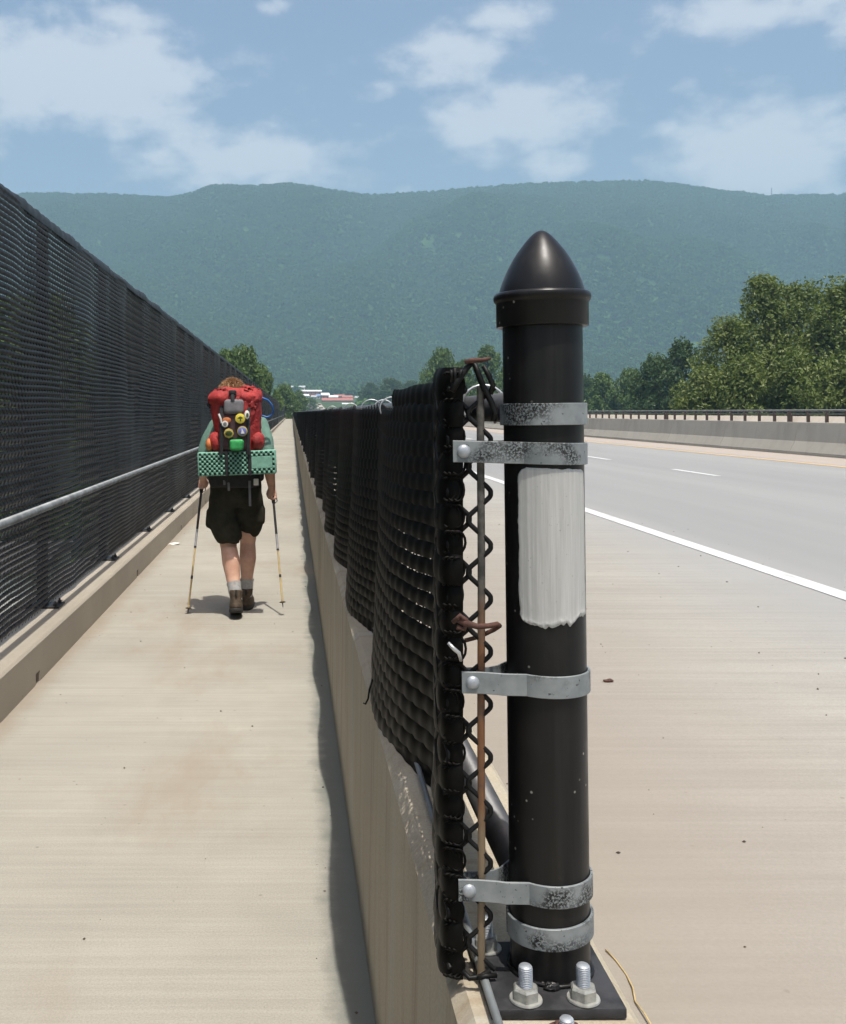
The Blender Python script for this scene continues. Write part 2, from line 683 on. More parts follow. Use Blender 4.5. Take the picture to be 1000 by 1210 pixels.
xs = [-9000, -5000, -3000, -2000, -1400, -1000, -700, -500, -350, -250, -180, -120, -80, -50, -25, 0, 25, 50, 80, 120, 180, 250, 350, 500, 700, 1000, 1400, 2000, 3000, 5000, 9000]
ys = [-400, -100, 0, 50, 100, 150, 200, 250, 300, 350, 400, 470, 530, 600, 660, 730, 800, 850, 900, 950, 1000, 1050, 1100, 1200, 1300, 1400, 2000, 4000, 9000]
g = MB()
gv = []
for y in ys:
    row = []
    for x in xs:
        z = ground_z(y)
        w = abs(mnoise.noise((x * .004, y * .004, 2)))
        row.append((x, y, z - (1.5 * w if 120 < abs(x) else 0)))
    gv.append(row)
g.rings(gv, closed=False, caps=False)
tag(g.build('ground', M['ground'], smooth=180), kind='structure')

# walkway slab
WX0, WX1 = -1.82, .212
m = MB()
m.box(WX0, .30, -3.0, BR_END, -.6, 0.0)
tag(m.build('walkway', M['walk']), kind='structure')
# road slab (a step above the walkway, held by the parapet)
RZ = .45
RH = CAMH - RZ
m = MB()
m.box(.32, 27.4, -3.0, BR_END, -.6, RZ)
tag(m.build('road', M['road']), kind='structure')
# land road that takes over beyond the bridge
m = MB()
m.add([(-1.9, BR_END, .0), (27, BR_END, .0), (27, 1000, 12.4), (-1.9, 1000, 12.4)], [(0, 1, 2, 3)])
m.v = [(x, y, ground_z(y) + .35) for x, y, z in m.v]
mm = MB()
yy = [BR_END + .02, 660, 730, 800, 850, 900, 950]
mm.rings([[(-1.9, y, ground_z(y) + .4), (27, y, ground_z(y) + .4)] for y in yy], closed=False)
tag(mm.build('approach_road', M['road']), kind='structure')

# painted lines
m = MB()
m.box(3.08, 3.22, -3, BR_END, RZ + .001, RZ + .005)
o = m.build('edge_line', M['white_line'])
tag(o, kind='structure')
m = MB()
m.box(10.48, 10.62, -3, BR_END, RZ + .001, RZ + .005)
tag(m.build('yellow_line', M['yellow_line']), kind='structure')
lane = empty('lane_markings', (0, 0, 0))
tag(lane, kind='structure')
dm = MB()
dm.box(-.06, .06, 0, 1.95, RZ + .001, RZ + .005)
dme = dm.mesh('lane_dash', M['white_line'])
for i in range(2, 60):
    link('lane_dash', dme, lane, (7.0, 5.3 + 5.7 * i, 0))

# the mountain: a long forested ridge
RIDGE = [(-3000, 300), (-1500, 262), (-900, 240), (-500, 228), (-250, 240), (-100, 238), (0, 234), (40, 233), (100, 233), (150, 235), (200, 239), (230, 234), (260, 229), (300, 227), (350, 230), (400, 234), (440, 235),
         (500, 231), (560, 226), (620, 222), (700, 219), (760, 218), (800, 222), (860, 230), (910, 235), (960, 235), (1000, 234), (1150, 228), (1400, 240), (1900, 232), (2600, 262), (4000, 300)]
RD = 2500.0


def ridge_z(u):
    px = u * F + VX
    for (a, za), (b, zb) in zip(RIDGE, RIDGE[1:]):
        if px <= b:
            t = min(1, max(0, (px - a) / (b - a)))
            t = t * t * (3 - 2 * t) * .5 + t * .5
            return (VY - (za + (zb - za) * t)) * RD / F
    return 380.0


def mountain_h(x, y):
    u = x / RD
    top = ridge_z(u)
    t = (y - 1300) / (RD - 1300)
    if t <= 0:
        return 28.0
    if t >= 1:
        return top - (t - 1) * 260
    p = Vector((x * .0016, y * .0010, 3.7))
    sp = abs(mnoise.noise(p)) * 1.0 + .5 * abs(mnoise.noise(p * 2.3)) + .22 * mnoise.noise(p * 5.1)
    prof = .40 * t + .60 * (t * t * (3 - 2 * t))
    w = math.sin(math.pi * min(1, t)) ** 1.0
    h = 28 + (top - 28) * prof
    return h + (sp - .35) * 230 * w * (.35 + .65 * t)


MX0, MX1, MY0, MY1 = -3600, 5200, 1290, 2900
nx_, ny_ = 300, 110
gx = np.linspace(MX0, MX1, nx_)
gy = np.linspace(MY0, MY1, ny_)
m = MB()
m.rings([[(x, y, mountain_h(x, y) + 3 * mnoise.noise((x * .02, y * .02, 0))) for x in gx] for y in gy], closed=False)
tag(m.build('mountain', M['mountain'], smooth=180), kind='structure')


def crown_blob(name, mat_, n=46, seed=1):
    """a low broadleaf crown: faceted clumps, used far away"""
    r_ = random.Random(seed)
    mb = MB()
    for i in range(n):
        a, h = r_.uniform(0, 2 * math.pi), r_.uniform(0, 1)
        rad = math.sqrt(r_.uniform(.1, 1)) * math.sin(math.pi * (.18 + .74 * h)) * .95
        c = Vector((rad * math.cos(a), rad * math.sin(a), .25 + 1.35 * h))
        for k in range(2):
            d = Vector((r_.gauss(0, 1), r_.gauss(0, 1), r_.gauss(.5, .8))).normalized()
            t1 = d.orthogonal().normalized()
            t1.rotate(Matrix.Rotation(r_.uniform(0, 6.28), 3, d))
            t2 = d.cross(t1)
            s_ = r_.uniform(.22, .42)
            mb.add([c + t1 * s_, c + t2 * s_ * .8, c - t1 * s_ * .9, c - t2 * s_], [(0, 1, 2, 3)])
    return mb.mesh(name, mat_)


def scatter(name, pts, scales, me_list):
    """one object of stuff: crowns set on points by geometry nodes"""
    for k, me_src in enumerate(me_list):
        sel = list(range(k, len(pts), len(me_list)))
        pm = bpy.data.meshes.new(name + '_points')
        pm.from_pydata([pts[i] for i in sel], [], [])
        at_ = pm.attributes.new('sc', 'FLOAT', 'POINT')
        at_.data.foreach_set('value', [scales[i] for i in sel])
        ar = pm.attributes.new('rz', 'FLOAT', 'POINT')
        ar.data.foreach_set('value', [rng.uniform(0, 6.28) for _ in sel])
        o = bpy.data.objects.new(name, pm)
        col.objects.link(o)
        src = bpy.data.objects.new('crown_source', me_src)
        ng = bpy.data.node_groups.new(name + '_nodes', 'GeometryNodeTree')
        ng.interface.new_socket('Geometry', in_out='INPUT', socket_type='NodeSocketGeometry')
        ng.interface.new_socket('Geometry', in_out='OUTPUT', socket_type='NodeSocketGeometry')
        N, L = ng.nodes, ng.links
        gi, go = N.new('NodeGroupInput'), N.new('NodeGroupOutput')
        oi = N.new('GeometryNodeObjectInfo')
        oi.inputs['Object'].default_value = src
        oi.inputs['As Instance'].default_value = True
        ip = N.new('GeometryNodeInstanceOnPoints')
        a1 = N.new('GeometryNodeInputNamedAttribute')
        a1.data_type = 'FLOAT'
        a1.inputs['Name'].default_value = 'sc'
        a2 = N.new('GeometryNodeInputNamedAttribute')
        a2.data_type = 'FLOAT'
        a2.inputs['Name'].default_value = 'rz'
        cx = N.new('ShaderNodeCombineXYZ')
        L.new(a2.outputs['Attribute'], cx.inputs['Z'])
        L.new(gi.outputs[0], ip.inputs['Points'])
        L.new(oi.outputs['Geometry'], ip.inputs['Instance'])
        L.new(cx.outputs[0], ip.inputs['Rotation'])
        L.new(a1.outputs['Attribute'], ip.inputs['Scale'])
        L.new(ip.outputs[0], go.inputs[0])
        md = o.modifiers.new('scatter', 'NODES')
        md.node_group = ng
        yield o


blobs = [crown_blob('forest_crown', M['forest'], 46, 3), crown_blob('forest_crown', M['forest'], 46, 5)]
pts, scs = [], []
while len(pts) < 46000:
    y = 1310 + (RD + 25 - 1310) * rng.random()
    u = rng.uniform(-.42, .68)
    x = u * y
    if rng.random() > (y / RD) ** 1.0 * 1.0:
        continue
    pts.append((x, y, mountain_h(x, y) - 1.5))
    scs.append(rng.uniform(4.5, 9.5))
for o in scatter('mountain_forest', pts, scs, blobs):
    tag(o, 'hazy green broadleaf forest covering the long mountain ridge', 'forest', kind='stuff')
pts, scs = [], []
while len(pts) < 5200:
    y = rng.uniform(560, 1330)
    x = rng.uniform(-.5, .75) * y
    u = x / y
    if -14 < x < 34 and y < 980:
        continue
    if 0.0 < u < .068 and y < 1130:
        continue
    pts.append((x, y, ground_z(y) - .8))
    scs.append(rng.uniform(4.0, 7.5))
for o in scatter('valley_woods', pts, scs, [crown_blob('valley_crown', M['forest'], 70, 9)]):
    tag(o, 'mass of green treetops filling the valley floor before the mountain', 'woods', kind='stuff')

# radio mast on the crest
c = at(912, 236, RD)
mast = empty('radio_mast', (c.x, c.y, c.z - 6))
mb = MB()
for k in range(3):
    a = 2 * math.pi * k / 3
    mb.tube([(2.2 * math.cos(a), 2.2 * math.sin(a), 0), (.5 * math.cos(a), .5 * math.sin(a), 36)], .32, 5)
mb.build('mast_leg', M['far_rail'], mast)
mb = MB()
for i in range(12):
    z = 3 * i
    for k in range(3):
        a, b = 2 * math.pi * k / 3, 2 * math.pi * (k + 1) / 3
        r0, r1 = 2.2 - 1.7 * z / 36, 2.2 - 1.7 * (z + 3) / 36
        mb.tube([(r0 * math.cos(a), r0 * math.sin(a), z), (r1 * math.cos(b), r1 * math.sin(b), z + 3)], .2, 4)
mb.build('lattice', M['far_rail'], mast)
tag(mast, 'thin lattice radio mast standing on the mountain crest', 'mast')


# ------------------------------------------------------------------ town below the mountain
def house(px, py_roof, Y, wpx, wall_h, roof_h, depth, wallc, roofc, label, rz=0.0, flat=False):
    c = at(px, py_roof, Y)
    zt = c.z - roof_h
    zb = zt - wall_h
    w = wpx * Y / F
    t = empty('house', (c.x, Y, zb), (0, 0, rz))
    mb = MB()
    mb.box(-w / 2, w / 2, 0, depth, -8, wall_h)
    mb.build('wall', wallc, t)
    mb = MB()
    e = .5
    if flat:
        mb.box(-w / 2 - e, w / 2 + e, -e, depth + e, wall_h + .01, wall_h + roof_h)
    else:
        mb.add([(-w / 2 - e, -e, wall_h), (w / 2 + e, -e, wall_h), (w / 2 + e, depth / 2, wall_h + roof_h), (-w / 2 - e, depth / 2, wall_h + roof_h),
                (-w / 2 - e, depth + e, wall_h), (w / 2 + e, depth + e, wall_h)],
               [(0, 1, 2, 3), (3, 2, 5, 4), (0, 3, 4), (1, 5, 2), (0, 4, 5, 1)])
    mb.build('roof', roofc, t)
    n = max(2, int(w / 4))
    wb = MB()
    wb.box(-.7, .7, -.06, .05, 0, 1.4)
    wme = wb.mesh('window', M['glass'])
    for i in range(n):
        link('window', wme, t, (-w / 2 + w * (i + .5) / n, 0, wall_h * .4))
    tag(t, label, 'building', 'buildings of the town below the mountain')
    return t


M['glass'] = simple('dark_window_glass', (.03, .04, .05), .1, 0, .1, 1, 0)
M['b_white'] = simple('white_render', (.72, .70, .66), .8, 0, .06, .5, 0)
M['b_cream'] = simple('cream_render', (.62, .54, .42), .8, 0, .06, .5, 0)
M['b_brick'] = simple('brick_red_wall', (.33, .13, .09), .85, 0, .12, .6, 0)
M['r_white'] = simple('white_metal_roof', (.80, .79, .76), .45, .0, .05, .5, 0)
M['r_grey'] = simple('grey_roof', (.42, .43, .43), .6, 0, .08, .5, 0)
M['r_red'] = simple('red_brown_roof', (.36, .13, .10), .8, 0, .12, .5, 0)
M['r_dark'] = simple('dark_felt_roof', (.05, .048, .045), .9, 0, .15, .5, 0)
M['r_blue'] = simple('blue_roof', (.16, .23, .38), .6, 0, .08, .5, 0)
house(352, 455.5, 1150, 17, 4, 2.0, 14, M['b_cream'], M['r_grey'], 'small grey roofed hall highest up the slope in the town')
house(368, 460.5, 1120, 24, 4.5, 1.8, 18, M['b_brick'], M['r_white'], 'long low brick building with a white metal roof below the hall')
house(361, 465.5, 1060, 9, 4, 1.8, 10, M['b_white'], M['r_white'], 'white house with a white roof beside the trees of the town', .15)
house(371, 467, 1050, 6, 4, 1.6, 9, M['b_white'], M['r_grey'], 'tiny white house with grey roof between white and blue roofs', -.1)
house(378.5, 465.5, 1060, 9, 4, 2.0, 9, M['b_white'], M['r_blue'], 'small white house with a blue roof in the town')
house(385, 464, 1050, 9, 5, 2.6, 10, M['b_brick'], M['r_white'], 'tall brick house under a bright white gable roof', .1)
house(394, 467, 1040, 10, 4, 2.0, 9, M['b_white'], M['r_white'], 'low white cottage next to the brick house', -.1)
house(401, 466, 1080, 12, 3, 2.0, 12, M['b_brick'], M['r_red'], 'brick building with red brown roof behind the white cottage')
house(399, 470.0, 1000, 36, 5.5, 2.6, 14, M['b_brick'], M['r_red'], 'long red brick mill with a red brown roof')
house(411, 467, 1060, 12, 3, 2.2, 10, M['b_cream'], M['r_red'], 'cream house with red roof at the end of the brick mill', .1)
house(409, 476, 940, 8, 3.5, 1.6, 9, M['b_white'], M['r_white'], 'white shed standing in front of the brick mill')
house(425, 468, 1080, 11, 4, 2.0, 10, M['b_white'], M['r_grey'], 'pale house with grey roof beyond the end of the mill', -.15)

# white depot below the bridge, seen in slivers through the tall fence
dp = empty('depot_building', (-19.0, 45, -10), (0, 0, .06))
mb = MB()
mb.box(-9, 7.4, 0, 11, -1, 4.3)
mb.build('wall', M['b_white'], dp)
mb = MB()
mb.add([(-9.4, -.3, 4.31), (7.8, -.3, 4.31), (7.8, 5.5, 4.9), (-9.4, 5.5, 4.9), (-9.4, 11.3, 4.31), (7.8, 11.3, 4.31)], [(0, 1, 2, 3), (3, 2, 5, 4), (0, 3, 4), (1, 5, 2), (0, 4, 5, 1)])
mb.build('roof', M['r_dark'], dp)
for i, x in enumerate((-4.6, .6, 4.4)):
    mb = MB()
    mb.box(x, x + 2.2, -.08, .05, -.2, 2.4)
    mb.build('door', M['r_blue'], dp)
tag(dp, 'white depot with blue doors glimpsed through the tall slatted fence', 'building')


# ------------------------------------------------------------------ trees
def tree_meshes(seed, rx, h, crown0, leaves, leaf, clumps, lm, lean=.0, point=.5):
    """h total height, crown from crown0*h up; returns (trunk mesh, crown mesh)"""
    r_ = random.Random(seed)
    tb, cb = MB(), MB()
    P = [Vector((0, 0, -.3))]
    for i in range(1, 7):
        t = i / 6
        P.append(Vector((lean * t + r_.uniform(-.03, .03) * h * .3 * t, r_.uniform(-.03, .03) * h * .3 * t, h * .9 * t)))
    tr = h * .021
    tb.tube(P, [tr * (1.25 if i == 0 else (1 - .82 * i / 6)) for i in range(7)], 8)
    cs = []
    for i in range(clumps):
        t = (i + r_.random()) / clumps
        z = h * (crown0 + (1 - crown0) * (t ** .9) * .97)
        f = (z / h - crown0) / (1 - crown0)
        prof = math.sin(math.pi * min(1, (.16 + .84 * f ** point))) ** .75 if f < .98 else .1
        prof = max(prof, .08)
        a = i * 2.399 + r_.uniform(-.5, .5)
        rad = rx * prof * math.sqrt(r_.uniform(.12, 1.0)) * r_.uniform(.8, 1.12)
        cs.append((Vector((rad * math.cos(a) + lean * z / h, rad * math.sin(a), z)), rx * r_.uniform(.16, .30)))
    per = max(1, leaves // clumps)
    for c_, cr in cs:
        if r_.random() < .5:
            b0 = Vector((lean * c_.z / h * .7, 0, max(h * crown0 * .6, c_.z - h * .16)))
            md = (b0 + c_) / 2 + Vector((0, 0, -.02 * h))
            tb.tube([b0, md, c_], [tr * .34, tr * .2, tr * .08], 5)
        for k in range(int(per * r_.uniform(.7, 1.3))):
            d = Vector((r_.gauss(0, 1), r_.gauss(0, 1), r_.gauss(0, .8))).normalized()
            p = c_ + Vector((d.x * cr, d.y * cr, d.z * cr * .8)) * r_.uniform(.45, 1.08)
            nrm = (d * .5 + Vector((r_.gauss(0, .6), r_.gauss(0, .6), r_.gauss(.55, .5)))).normalized()
            t1 = nrm.orthogonal().normalized()
            t1.rotate(Matrix.Rotation(r_.uniform(0, 6.28), 3, nrm))
            t2 = nrm.cross(t1)
            s_ = leaf * r_.uniform(.6, 1.3)
            q = nrm * s_ * .22
            cb.add([p + t1 * s_, p + t2 * s_ * .55 + q, p - t1 * s_ * .8, p - t2 * s_ * .55 + q], [(0, 1, 2, 3)])
    return tb.mesh('trunk', M['bark'], 180), cb.mesh('crown', lm)


def tree(px, py_top, Y, me, base_h, label, group, s=None, rz=0.0, gz=None):
    """places a tree whose top stands where the photograph shows it"""
    c = at(px, py_top, Y)
    g0 = ground_z(Y) if gz is None else gz
    k = (c.z - g0) / base_h
    t = empty('tree', (c.x, Y, g0), (0, 0, rz))
    sx = k if s is None else s
    t.scale = (sx, sx, k)
    link('trunk', me[0], t)
    link('crown', me[1], t)
    tag(t, label, 'tree', group)
    return t


big1 = tree_meshes(1, 5.6, 22, .12, 17000, .20, 130, M['leaf_light'], .6, .95)
big2 = tree_meshes(2, 4.8, 22, .12, 15000, .20, 120, M['leaf_light'], -.4, .70)
big3 = tree_meshes(3, 5.8, 22, .10, 17000, .20, 130, M['leaf_light'], .2, .85)
low1 = tree_meshes(4, 4.8, 14, .04, 12000, .20, 90, M['leaf_light'], .0, .8)
drk1 = tree_meshes(5, 5.6, 20, .10, 8000, .34, 80, M['leaf_dark'], .0, 1.0)
drk2 = tree_meshes(6, 6.2, 18, .06, 8000, .34, 80, M['leaf_dark'], .0, .9)
mid1 = tree_meshes(8, 7.0, 20, .06, 9000, .40, 90, M['leaf_mid'], .0, 1.0)
mid2 = tree_meshes(9, 6.2, 20, .06, 8000, .40, 80, M['leaf_mid'], .4, .85)

GR = 'trees beyond the far parapet'
tree(908, 322, 92, big2, 22, 'tallest light green tree with a narrow pointed leader beyond the far parapet', GR, .95)
tree(945, 332, 98, big1, 22, 'light green tree with a round top next to the pointed tree', GR, 1.05, 1.0)
tree(866, 374, 90, big3, 22, 'light green tree sloping down toward the dark tree', GR, .92, 2.0)
tree(1000, 330, 88, big3, 22, 'broad light green tree beyond the round topped tree', GR, 1.05, 4.0)
tree(1056, 320, 92, big1, 22, 'light green tree outermost of the row past the broad tree', GR, 1.0, 5.0)
tree(832, 436, 86, low1, 14, 'low light green bushy tree at the foot of the sloping tree', GR, .85, .5)
tree(880, 420, 84, low1, 14, 'low light green bushy tree in front of the pointed tree', GR, .9, 2.5)
tree(940, 415, 82, low1, 14, 'low light green bushy tree in front of the round topped tree', GR, .95, 3.7)
tree(990, 420, 82, low1, 14, 'low light green bushy tree in front of the broad tree', GR, .9, 5.2)
tree(806, 402, 140, drk1, 20, 'dark green tree next to the sloping light green tree', GR, .85, 1.2)
tree(776, 421, 150, drk2, 18, 'dark green round tree with a lower crown beside the taller dark tree', GR, .85, 2.2)
tree(745, 437, 210, mid1, 20, 'mid green tree between the post cap and the dark trees', GR, .75, .3)
tree(712, 441, 215, mid2, 20, 'mid green narrow tree closest behind the black post', GR, .85, 1.3)
tree(762, 452, 190, mid2, 20, 'mid green short tree at the foot of the dark round tree', GR, .75, 3.3)
tree(690, 444, 230, drk2, 18, 'dark tree half hidden by the black post', GR, .8, 4.3)
GC = 'trees rising behind the low fence'
tree(522, 413, 240, mid1, 20, 'round mid green tree rising behind the low fence', GC, .86, .7)
tree(578, 409, 250, mid2, 20, 'mid green tree right beside the black post above the low fence', GC, 1.0, 2.7)
tree(548, 426, 235, mid2, 20, 'smaller mid green tree between the two above the low fence', GC, .7, 3.9)
tree(612, 412, 255, mid1, 20, 'mid green tree hidden behind the black post', GC, .8, 5.1)
tree(462, 447, 560, drk2, 18, 'distant dark green tree above the low fence beyond the wire rings', GC, 1.7, 1.0)
tree(438, 452, 600, drk1, 20, 'distant dark green tree next to the town roofs', GC, 1.4, 2.0)
tree(486, 450, 540, drk2, 18, 'distant dark green tree next to the round tree', GC, 1.3, 3.0)
GL = 'trees along the tall fence'
tree(288, 411, 130, mid1, 20, 'bright green tree rising above the tall dark fence', GL, .62, .4)
tree(312, 432, 150, mid2, 20, 'green tree sloping down beside the bright tree above the tall fence', GL, .5, 2.4)
tree(268, 414, 128, mid2, 20, 'green tree nearest the walker above the tall fence', GL, .6, 1.4)
tree(336, 455, 230, mid1, 20, 'green bushy tree at the far end of the tall fence', GL, .62, 3.4)
tree(352, 462, 330, mid2, 20, 'green low tree just before the town at the end of the walkway', GL, .8, 5.4)
tree(366, 470, 640, mid1, 20, 'distant low green tree in front of the white town houses', GL, 1.0, .9)
# valley side trees seen in slivers through the tall fence
for i, (x, y, s_) in enumerate([(-21, 84, 1.05), (-30, 92, 1.1), (-15, 96, 1.0), (-36, 80, 1.1)]):
    t = empty('tree', (x, y, -10), (0, 0, i * 1.3))
    t.scale = (s_, s_, s_)
    link('trunk', mid1[0], t)
    link('crown', mid1[1], t)
    tag(t, ['green tree right behind the white depot glimpsed through the tall fence', 'green tree behind the depot glimpsed past the first tree', 'green tree beside the bridge glimpsed through the tall fence past the depot', 'green tree off the far end of the depot glimpsed through the tall fence'][i], 'tree', 'trees behind the tall fence')

# ------------------------------------------------------------------ median barrier and far parapet
bar = empty('median_barrier', (12.5, 0, RZ))
prof = [(0, 0), (0, .075), (.13, .33), (.20, .79), (.205, .80), (.355, .80), (.36, .79), (.43, .33), (.56, .075), (.56, 0)]


def extr(prof_, L, name, mat_):
    mb = MB()
    mb.rings([[(x, y, z) for x, z in prof_] for y in (0, L)], closed=True, caps=True)
    return mb.mesh(name, mat_)


sme = extr(prof, 4.185, 'barrier_segment', M['barrier'])
for i in range(30):
    link('barrier_segment', sme, bar, (0, 13.0 + 4.2 * i - .1, 0))
lm_ = extr(prof, 480, 'barrier_segment', M['barrier'])
link('barrier_segment', lm_, bar, (0, 13 + 4.2 * 30 - .1, 0))
tag(bar, 'grey concrete median barrier with a flared foot along the yellow line', 'barrier')

fx = 26.0
fp = empty('far_parapet', (fx, 0, RZ))
mb = MB()
mb.rings([[(x, y, z) for x, z in [(.10, 0), (.12, .36), (.42, .84), (.75, .84), (.75, 0)]] for y in (20, BR_END)], closed=True)
mb.build('parapet_wall', M['parapet2'], fp)
for z, r_ in ((.96, .045), (1.13, .055)):
    mb = MB()
    mb.tube([(.05, 20, z), (.05, BR_END, z)], r_, 8)
    mb.build('rail', M['far_rail'], fp, 180)
pm_ = MB()
pm_.box(.0, .10, -.09, .09, .40, 1.13)
pm_.box(.0, .20, -.12, .12, .36, .42)
pme = pm_.mesh('rail_post', M['far_post'])
spc = fx * .0687
y0 = fx * F / 569.5
i0 = -6
ypair = [fx * F / (937 - 345), fx * F / (791 - 345)]
for i in range(-7, 60):
    link('rail_post', pme, fp, (0, y0 + spc * i, 0))
for yp in ypair:
    link('rail_post', pme, fp, (0, yp + spc * .28, 0))
tag(fp, 'pale far bridge parapet with grey tube rails on short brown posts', 'parapet')

# ------------------------------------------------------------------ kerb and tall fence of the walkway
kerb = MB()
KX0, KX1, KH = -1.84, -1.406, .225
kerb.add([], [])
holes = [5.62, 9.25, 12.9, 16.5]
prev = -3.0
prof_k = [(KX1, .062), (KX1, KH - .012), (KX1 - .012, KH), (KX0, KH), (KX0, .062)]
kerb.rings([[(x, y, z) for x, z in prof_k] for y in [-3 + 1.0 * i for i in range(24)] + [30, 60, 120, BR_END]], closed=True)
for hy in holes + [BR_END + .04]:
    kerb.box(KX0, KX1, prev, hy - .045, .001, .0618)
    prev = hy + .045
o = kerb.build('kerb', M['kerb'])
tag(o, 'concrete kerb carrying the tall fence with small drain holes', 'kerb')

tf = empty('tall_fence', (-1.585, 0, KH))
tag(tf, 'tall dark slatted chain link fence with handrail along the walkway', 'fence')
BAY = 2.12
BY0 = 4.55 - BAY * 2
FH = 2.50
PITCH = .0355


def slat_panel(seed, openness):
    r_ = random.Random(seed)
    mb = MB()
    rows = int(FH / PITCH)
    ny = 100
    o1, o2 = r_.uniform(0, 50), r_.uniform(0, 50)
    for k in range(rows):
        z0 = .03 + PITCH * (k + .5)
        ph = math.pi * (k % 2)
        rg = []
        for j in range(ny + 1):
            y = BAY * j / ny
            t = j / ny
            env = math.sin(math.pi * t)
            bul = .035 * mnoise.noise((t * 2.2 + o1, z0 * .7, 0)) * env + .012 * mnoise.noise((t * 7 + o2, z0 * 1.3, 5)) * env
            z = z0 + .010 * mnoise.noise((t * 3 + o2, z0 * 1.1, 9)) * env + .002 * mnoise.noise((t * 30, k * 3.1, o1))
            wv = .0012 * math.sin(2 * math.pi * y / .071 + ph)
            op = .5 + .5 * mnoise.noise((t * 3.0 + o2, z0 * .9, 2.2))
            hh = .0190 - .0060 * openness * max(0, op) - (.0045 * openness if z0 < .75 else 0)
            x = bul + wv
            rg.append([(x - .006, y, z + hh), (x + .0035, y, z + hh * .35), (x + .004, y, z - hh * .35), (x - .003, y, z - hh)])
        mb.rings(rg, closed=False)
    return mb.mesh('slat_weave', M['slat_far'], 180)


def wire_panel(seed):
    mb = MB()
    n = int(BAY / PITCH)
    nz = int(FH / PITCH)
    for i in range(n):
        pts_ = []
        for k in range(nz + 1):
            pts_.append((.0015 + (.003 if k % 2 else -.003), i * PITCH + (PITCH if (k + i) % 2 else 0), .02 + k * PITCH))
        mb.tube(pts_, .0013, 3, False)
    return mb.mesh('wire_mesh', M['wire'])


panels = [slat_panel(1, .8), slat_panel(2, .2), slat_panel(3, .1), slat_panel(4, .15)]
wpan = wire_panel(1)
NB = 56
pb = MB()
pb.box(-.085, -.025, -.03, .03, .012, FH + .02)
pme = pb.mesh('post', M['dark_metal'])
pl = MB()
pl.bbox(-.15, .075, -.09, .09, .001, .014, .002, 1)
for (x, y) in ((-.12, -.06), (.045, -.06), (.045, .06)):
    pl.lathe([(.014, 0), (.014, .016), (.007, .016), (.007, .03)], 6, (x, y, .014))
plme = pl.mesh('base_plate', M['dark_metal'])
bk = MB()
bk.box(-.03, .10, -.018, .018, .67, .695)
bk.box(.075, .10, -.028, .028, .66, .71)
bkme = bk.mesh('rail_bracket', M['dark_metal'])
for i in range(NB):
    y = BY0 + BAY * i
    p_ = link('post', pme, tf, (0, y, 0))
    link('base_plate', plme, p_)
    link('rail_bracket', bkme, p_)
    s_ = panels[0] if i in (1, 2, 3) else panels[1 + (i * 7 + i // 3) % 3]
    link('slat_weave', s_, tf, (0, y, 0))['kind'] = 'stuff'
    link('wire_mesh', wpan, tf, (0, y, 0))['kind'] = 'stuff'
YF = BY0 + BAY * NB
mb = MB()
for k in range(36):
    z = .03 + .0705 * k
    mb.add([(-.006, YF, z + .068), (.004, YF, z + .03), (-.004, YF, z), (-.006, BR_END, z + .068), (.004, BR_END, z + .03), (-.004, BR_END, z)],
           [(0, 1, 4, 3), (1, 2, 5, 4)])
mb.build('slat_weave', M['slat_far'], tf)['kind'] = 'stuff'
mb = MB()
for i in range(int((BR_END - YF) / BAY)):
    y = YF + BAY * i
    mb.box(-.085, -.025, y - .03, y + .03, .0, FH + .02)
mb.build('post', M['dark_metal'], tf)['kind'] = 'stuff'
mb = MB()
pts_ = []
mb.tube([(-.04, BY0 + .2 * i, FH + .022 + .004 * mnoise.noise((i * .3, 0, 0))) for i in range(200)] + [(-.04, BR_END, FH + .022)], .020, 8)
mb.build('top_rail', M['dark_metal'], tf, 180)
# the fabric's ragged selvage folded over the top rail
mb = MB()
rg = []
for i in range(1200):
    y = BY0 + .033 * i
    wob = .012 * mnoise.noise((y * 1.7, 1, 0)) + .006 * mnoise.noise((y * 9, 3, 0))
    rg.append([(.007 + wob * .6, y, FH - .03), (.006 + wob, y, FH + .01 + wob), (-.012 + wob, y, FH + .040 + wob * 1.6 + .006 * mnoise.noise((y * 23, 3, 7))), (-.035, y, FH + .052 + wob * 1.6), (-.06, y, FH + .03)])
mb.rings(rg, closed=False)
mb.build('top_selvage', M['slat_far'], tf, 180)
mb = MB()
mb.tube([(.135, -3, .715), (.135, BR_END, .715)], .024, 12)
mb.build('handrail', M['handrail'], tf, 180)

# ------------------------------------------------------------------ parapet between walkway and road
PW = empty('parapet', (0, 0, 0))
tag(PW, 'low stained concrete parapet between walkway and road under the low fence', 'wall')
PZ = .73
prof_p = [(.205, .004), (.214, PZ - .02), (.232, PZ), (.433, PZ), (.447, PZ - .015), (.47, RZ + .001), (.47, .004)]
cuts = [-3, 3.9, 11.0, 18.1, 25.2, 32.3, 60, 120, 250, BR_END]
for a, b in zip(cuts, cuts[1:]):
    mb = MB()
    n = max(2, int((b - a) / .25)) if b < 35 else 3
    mb.rings([[(x, a + .006 + (b - a - .012) * j / n, z) for x, z in prof_p] for j in range(n + 1)], closed=True)
    mb.build('wall_segment', M['wall'], PW, 25)

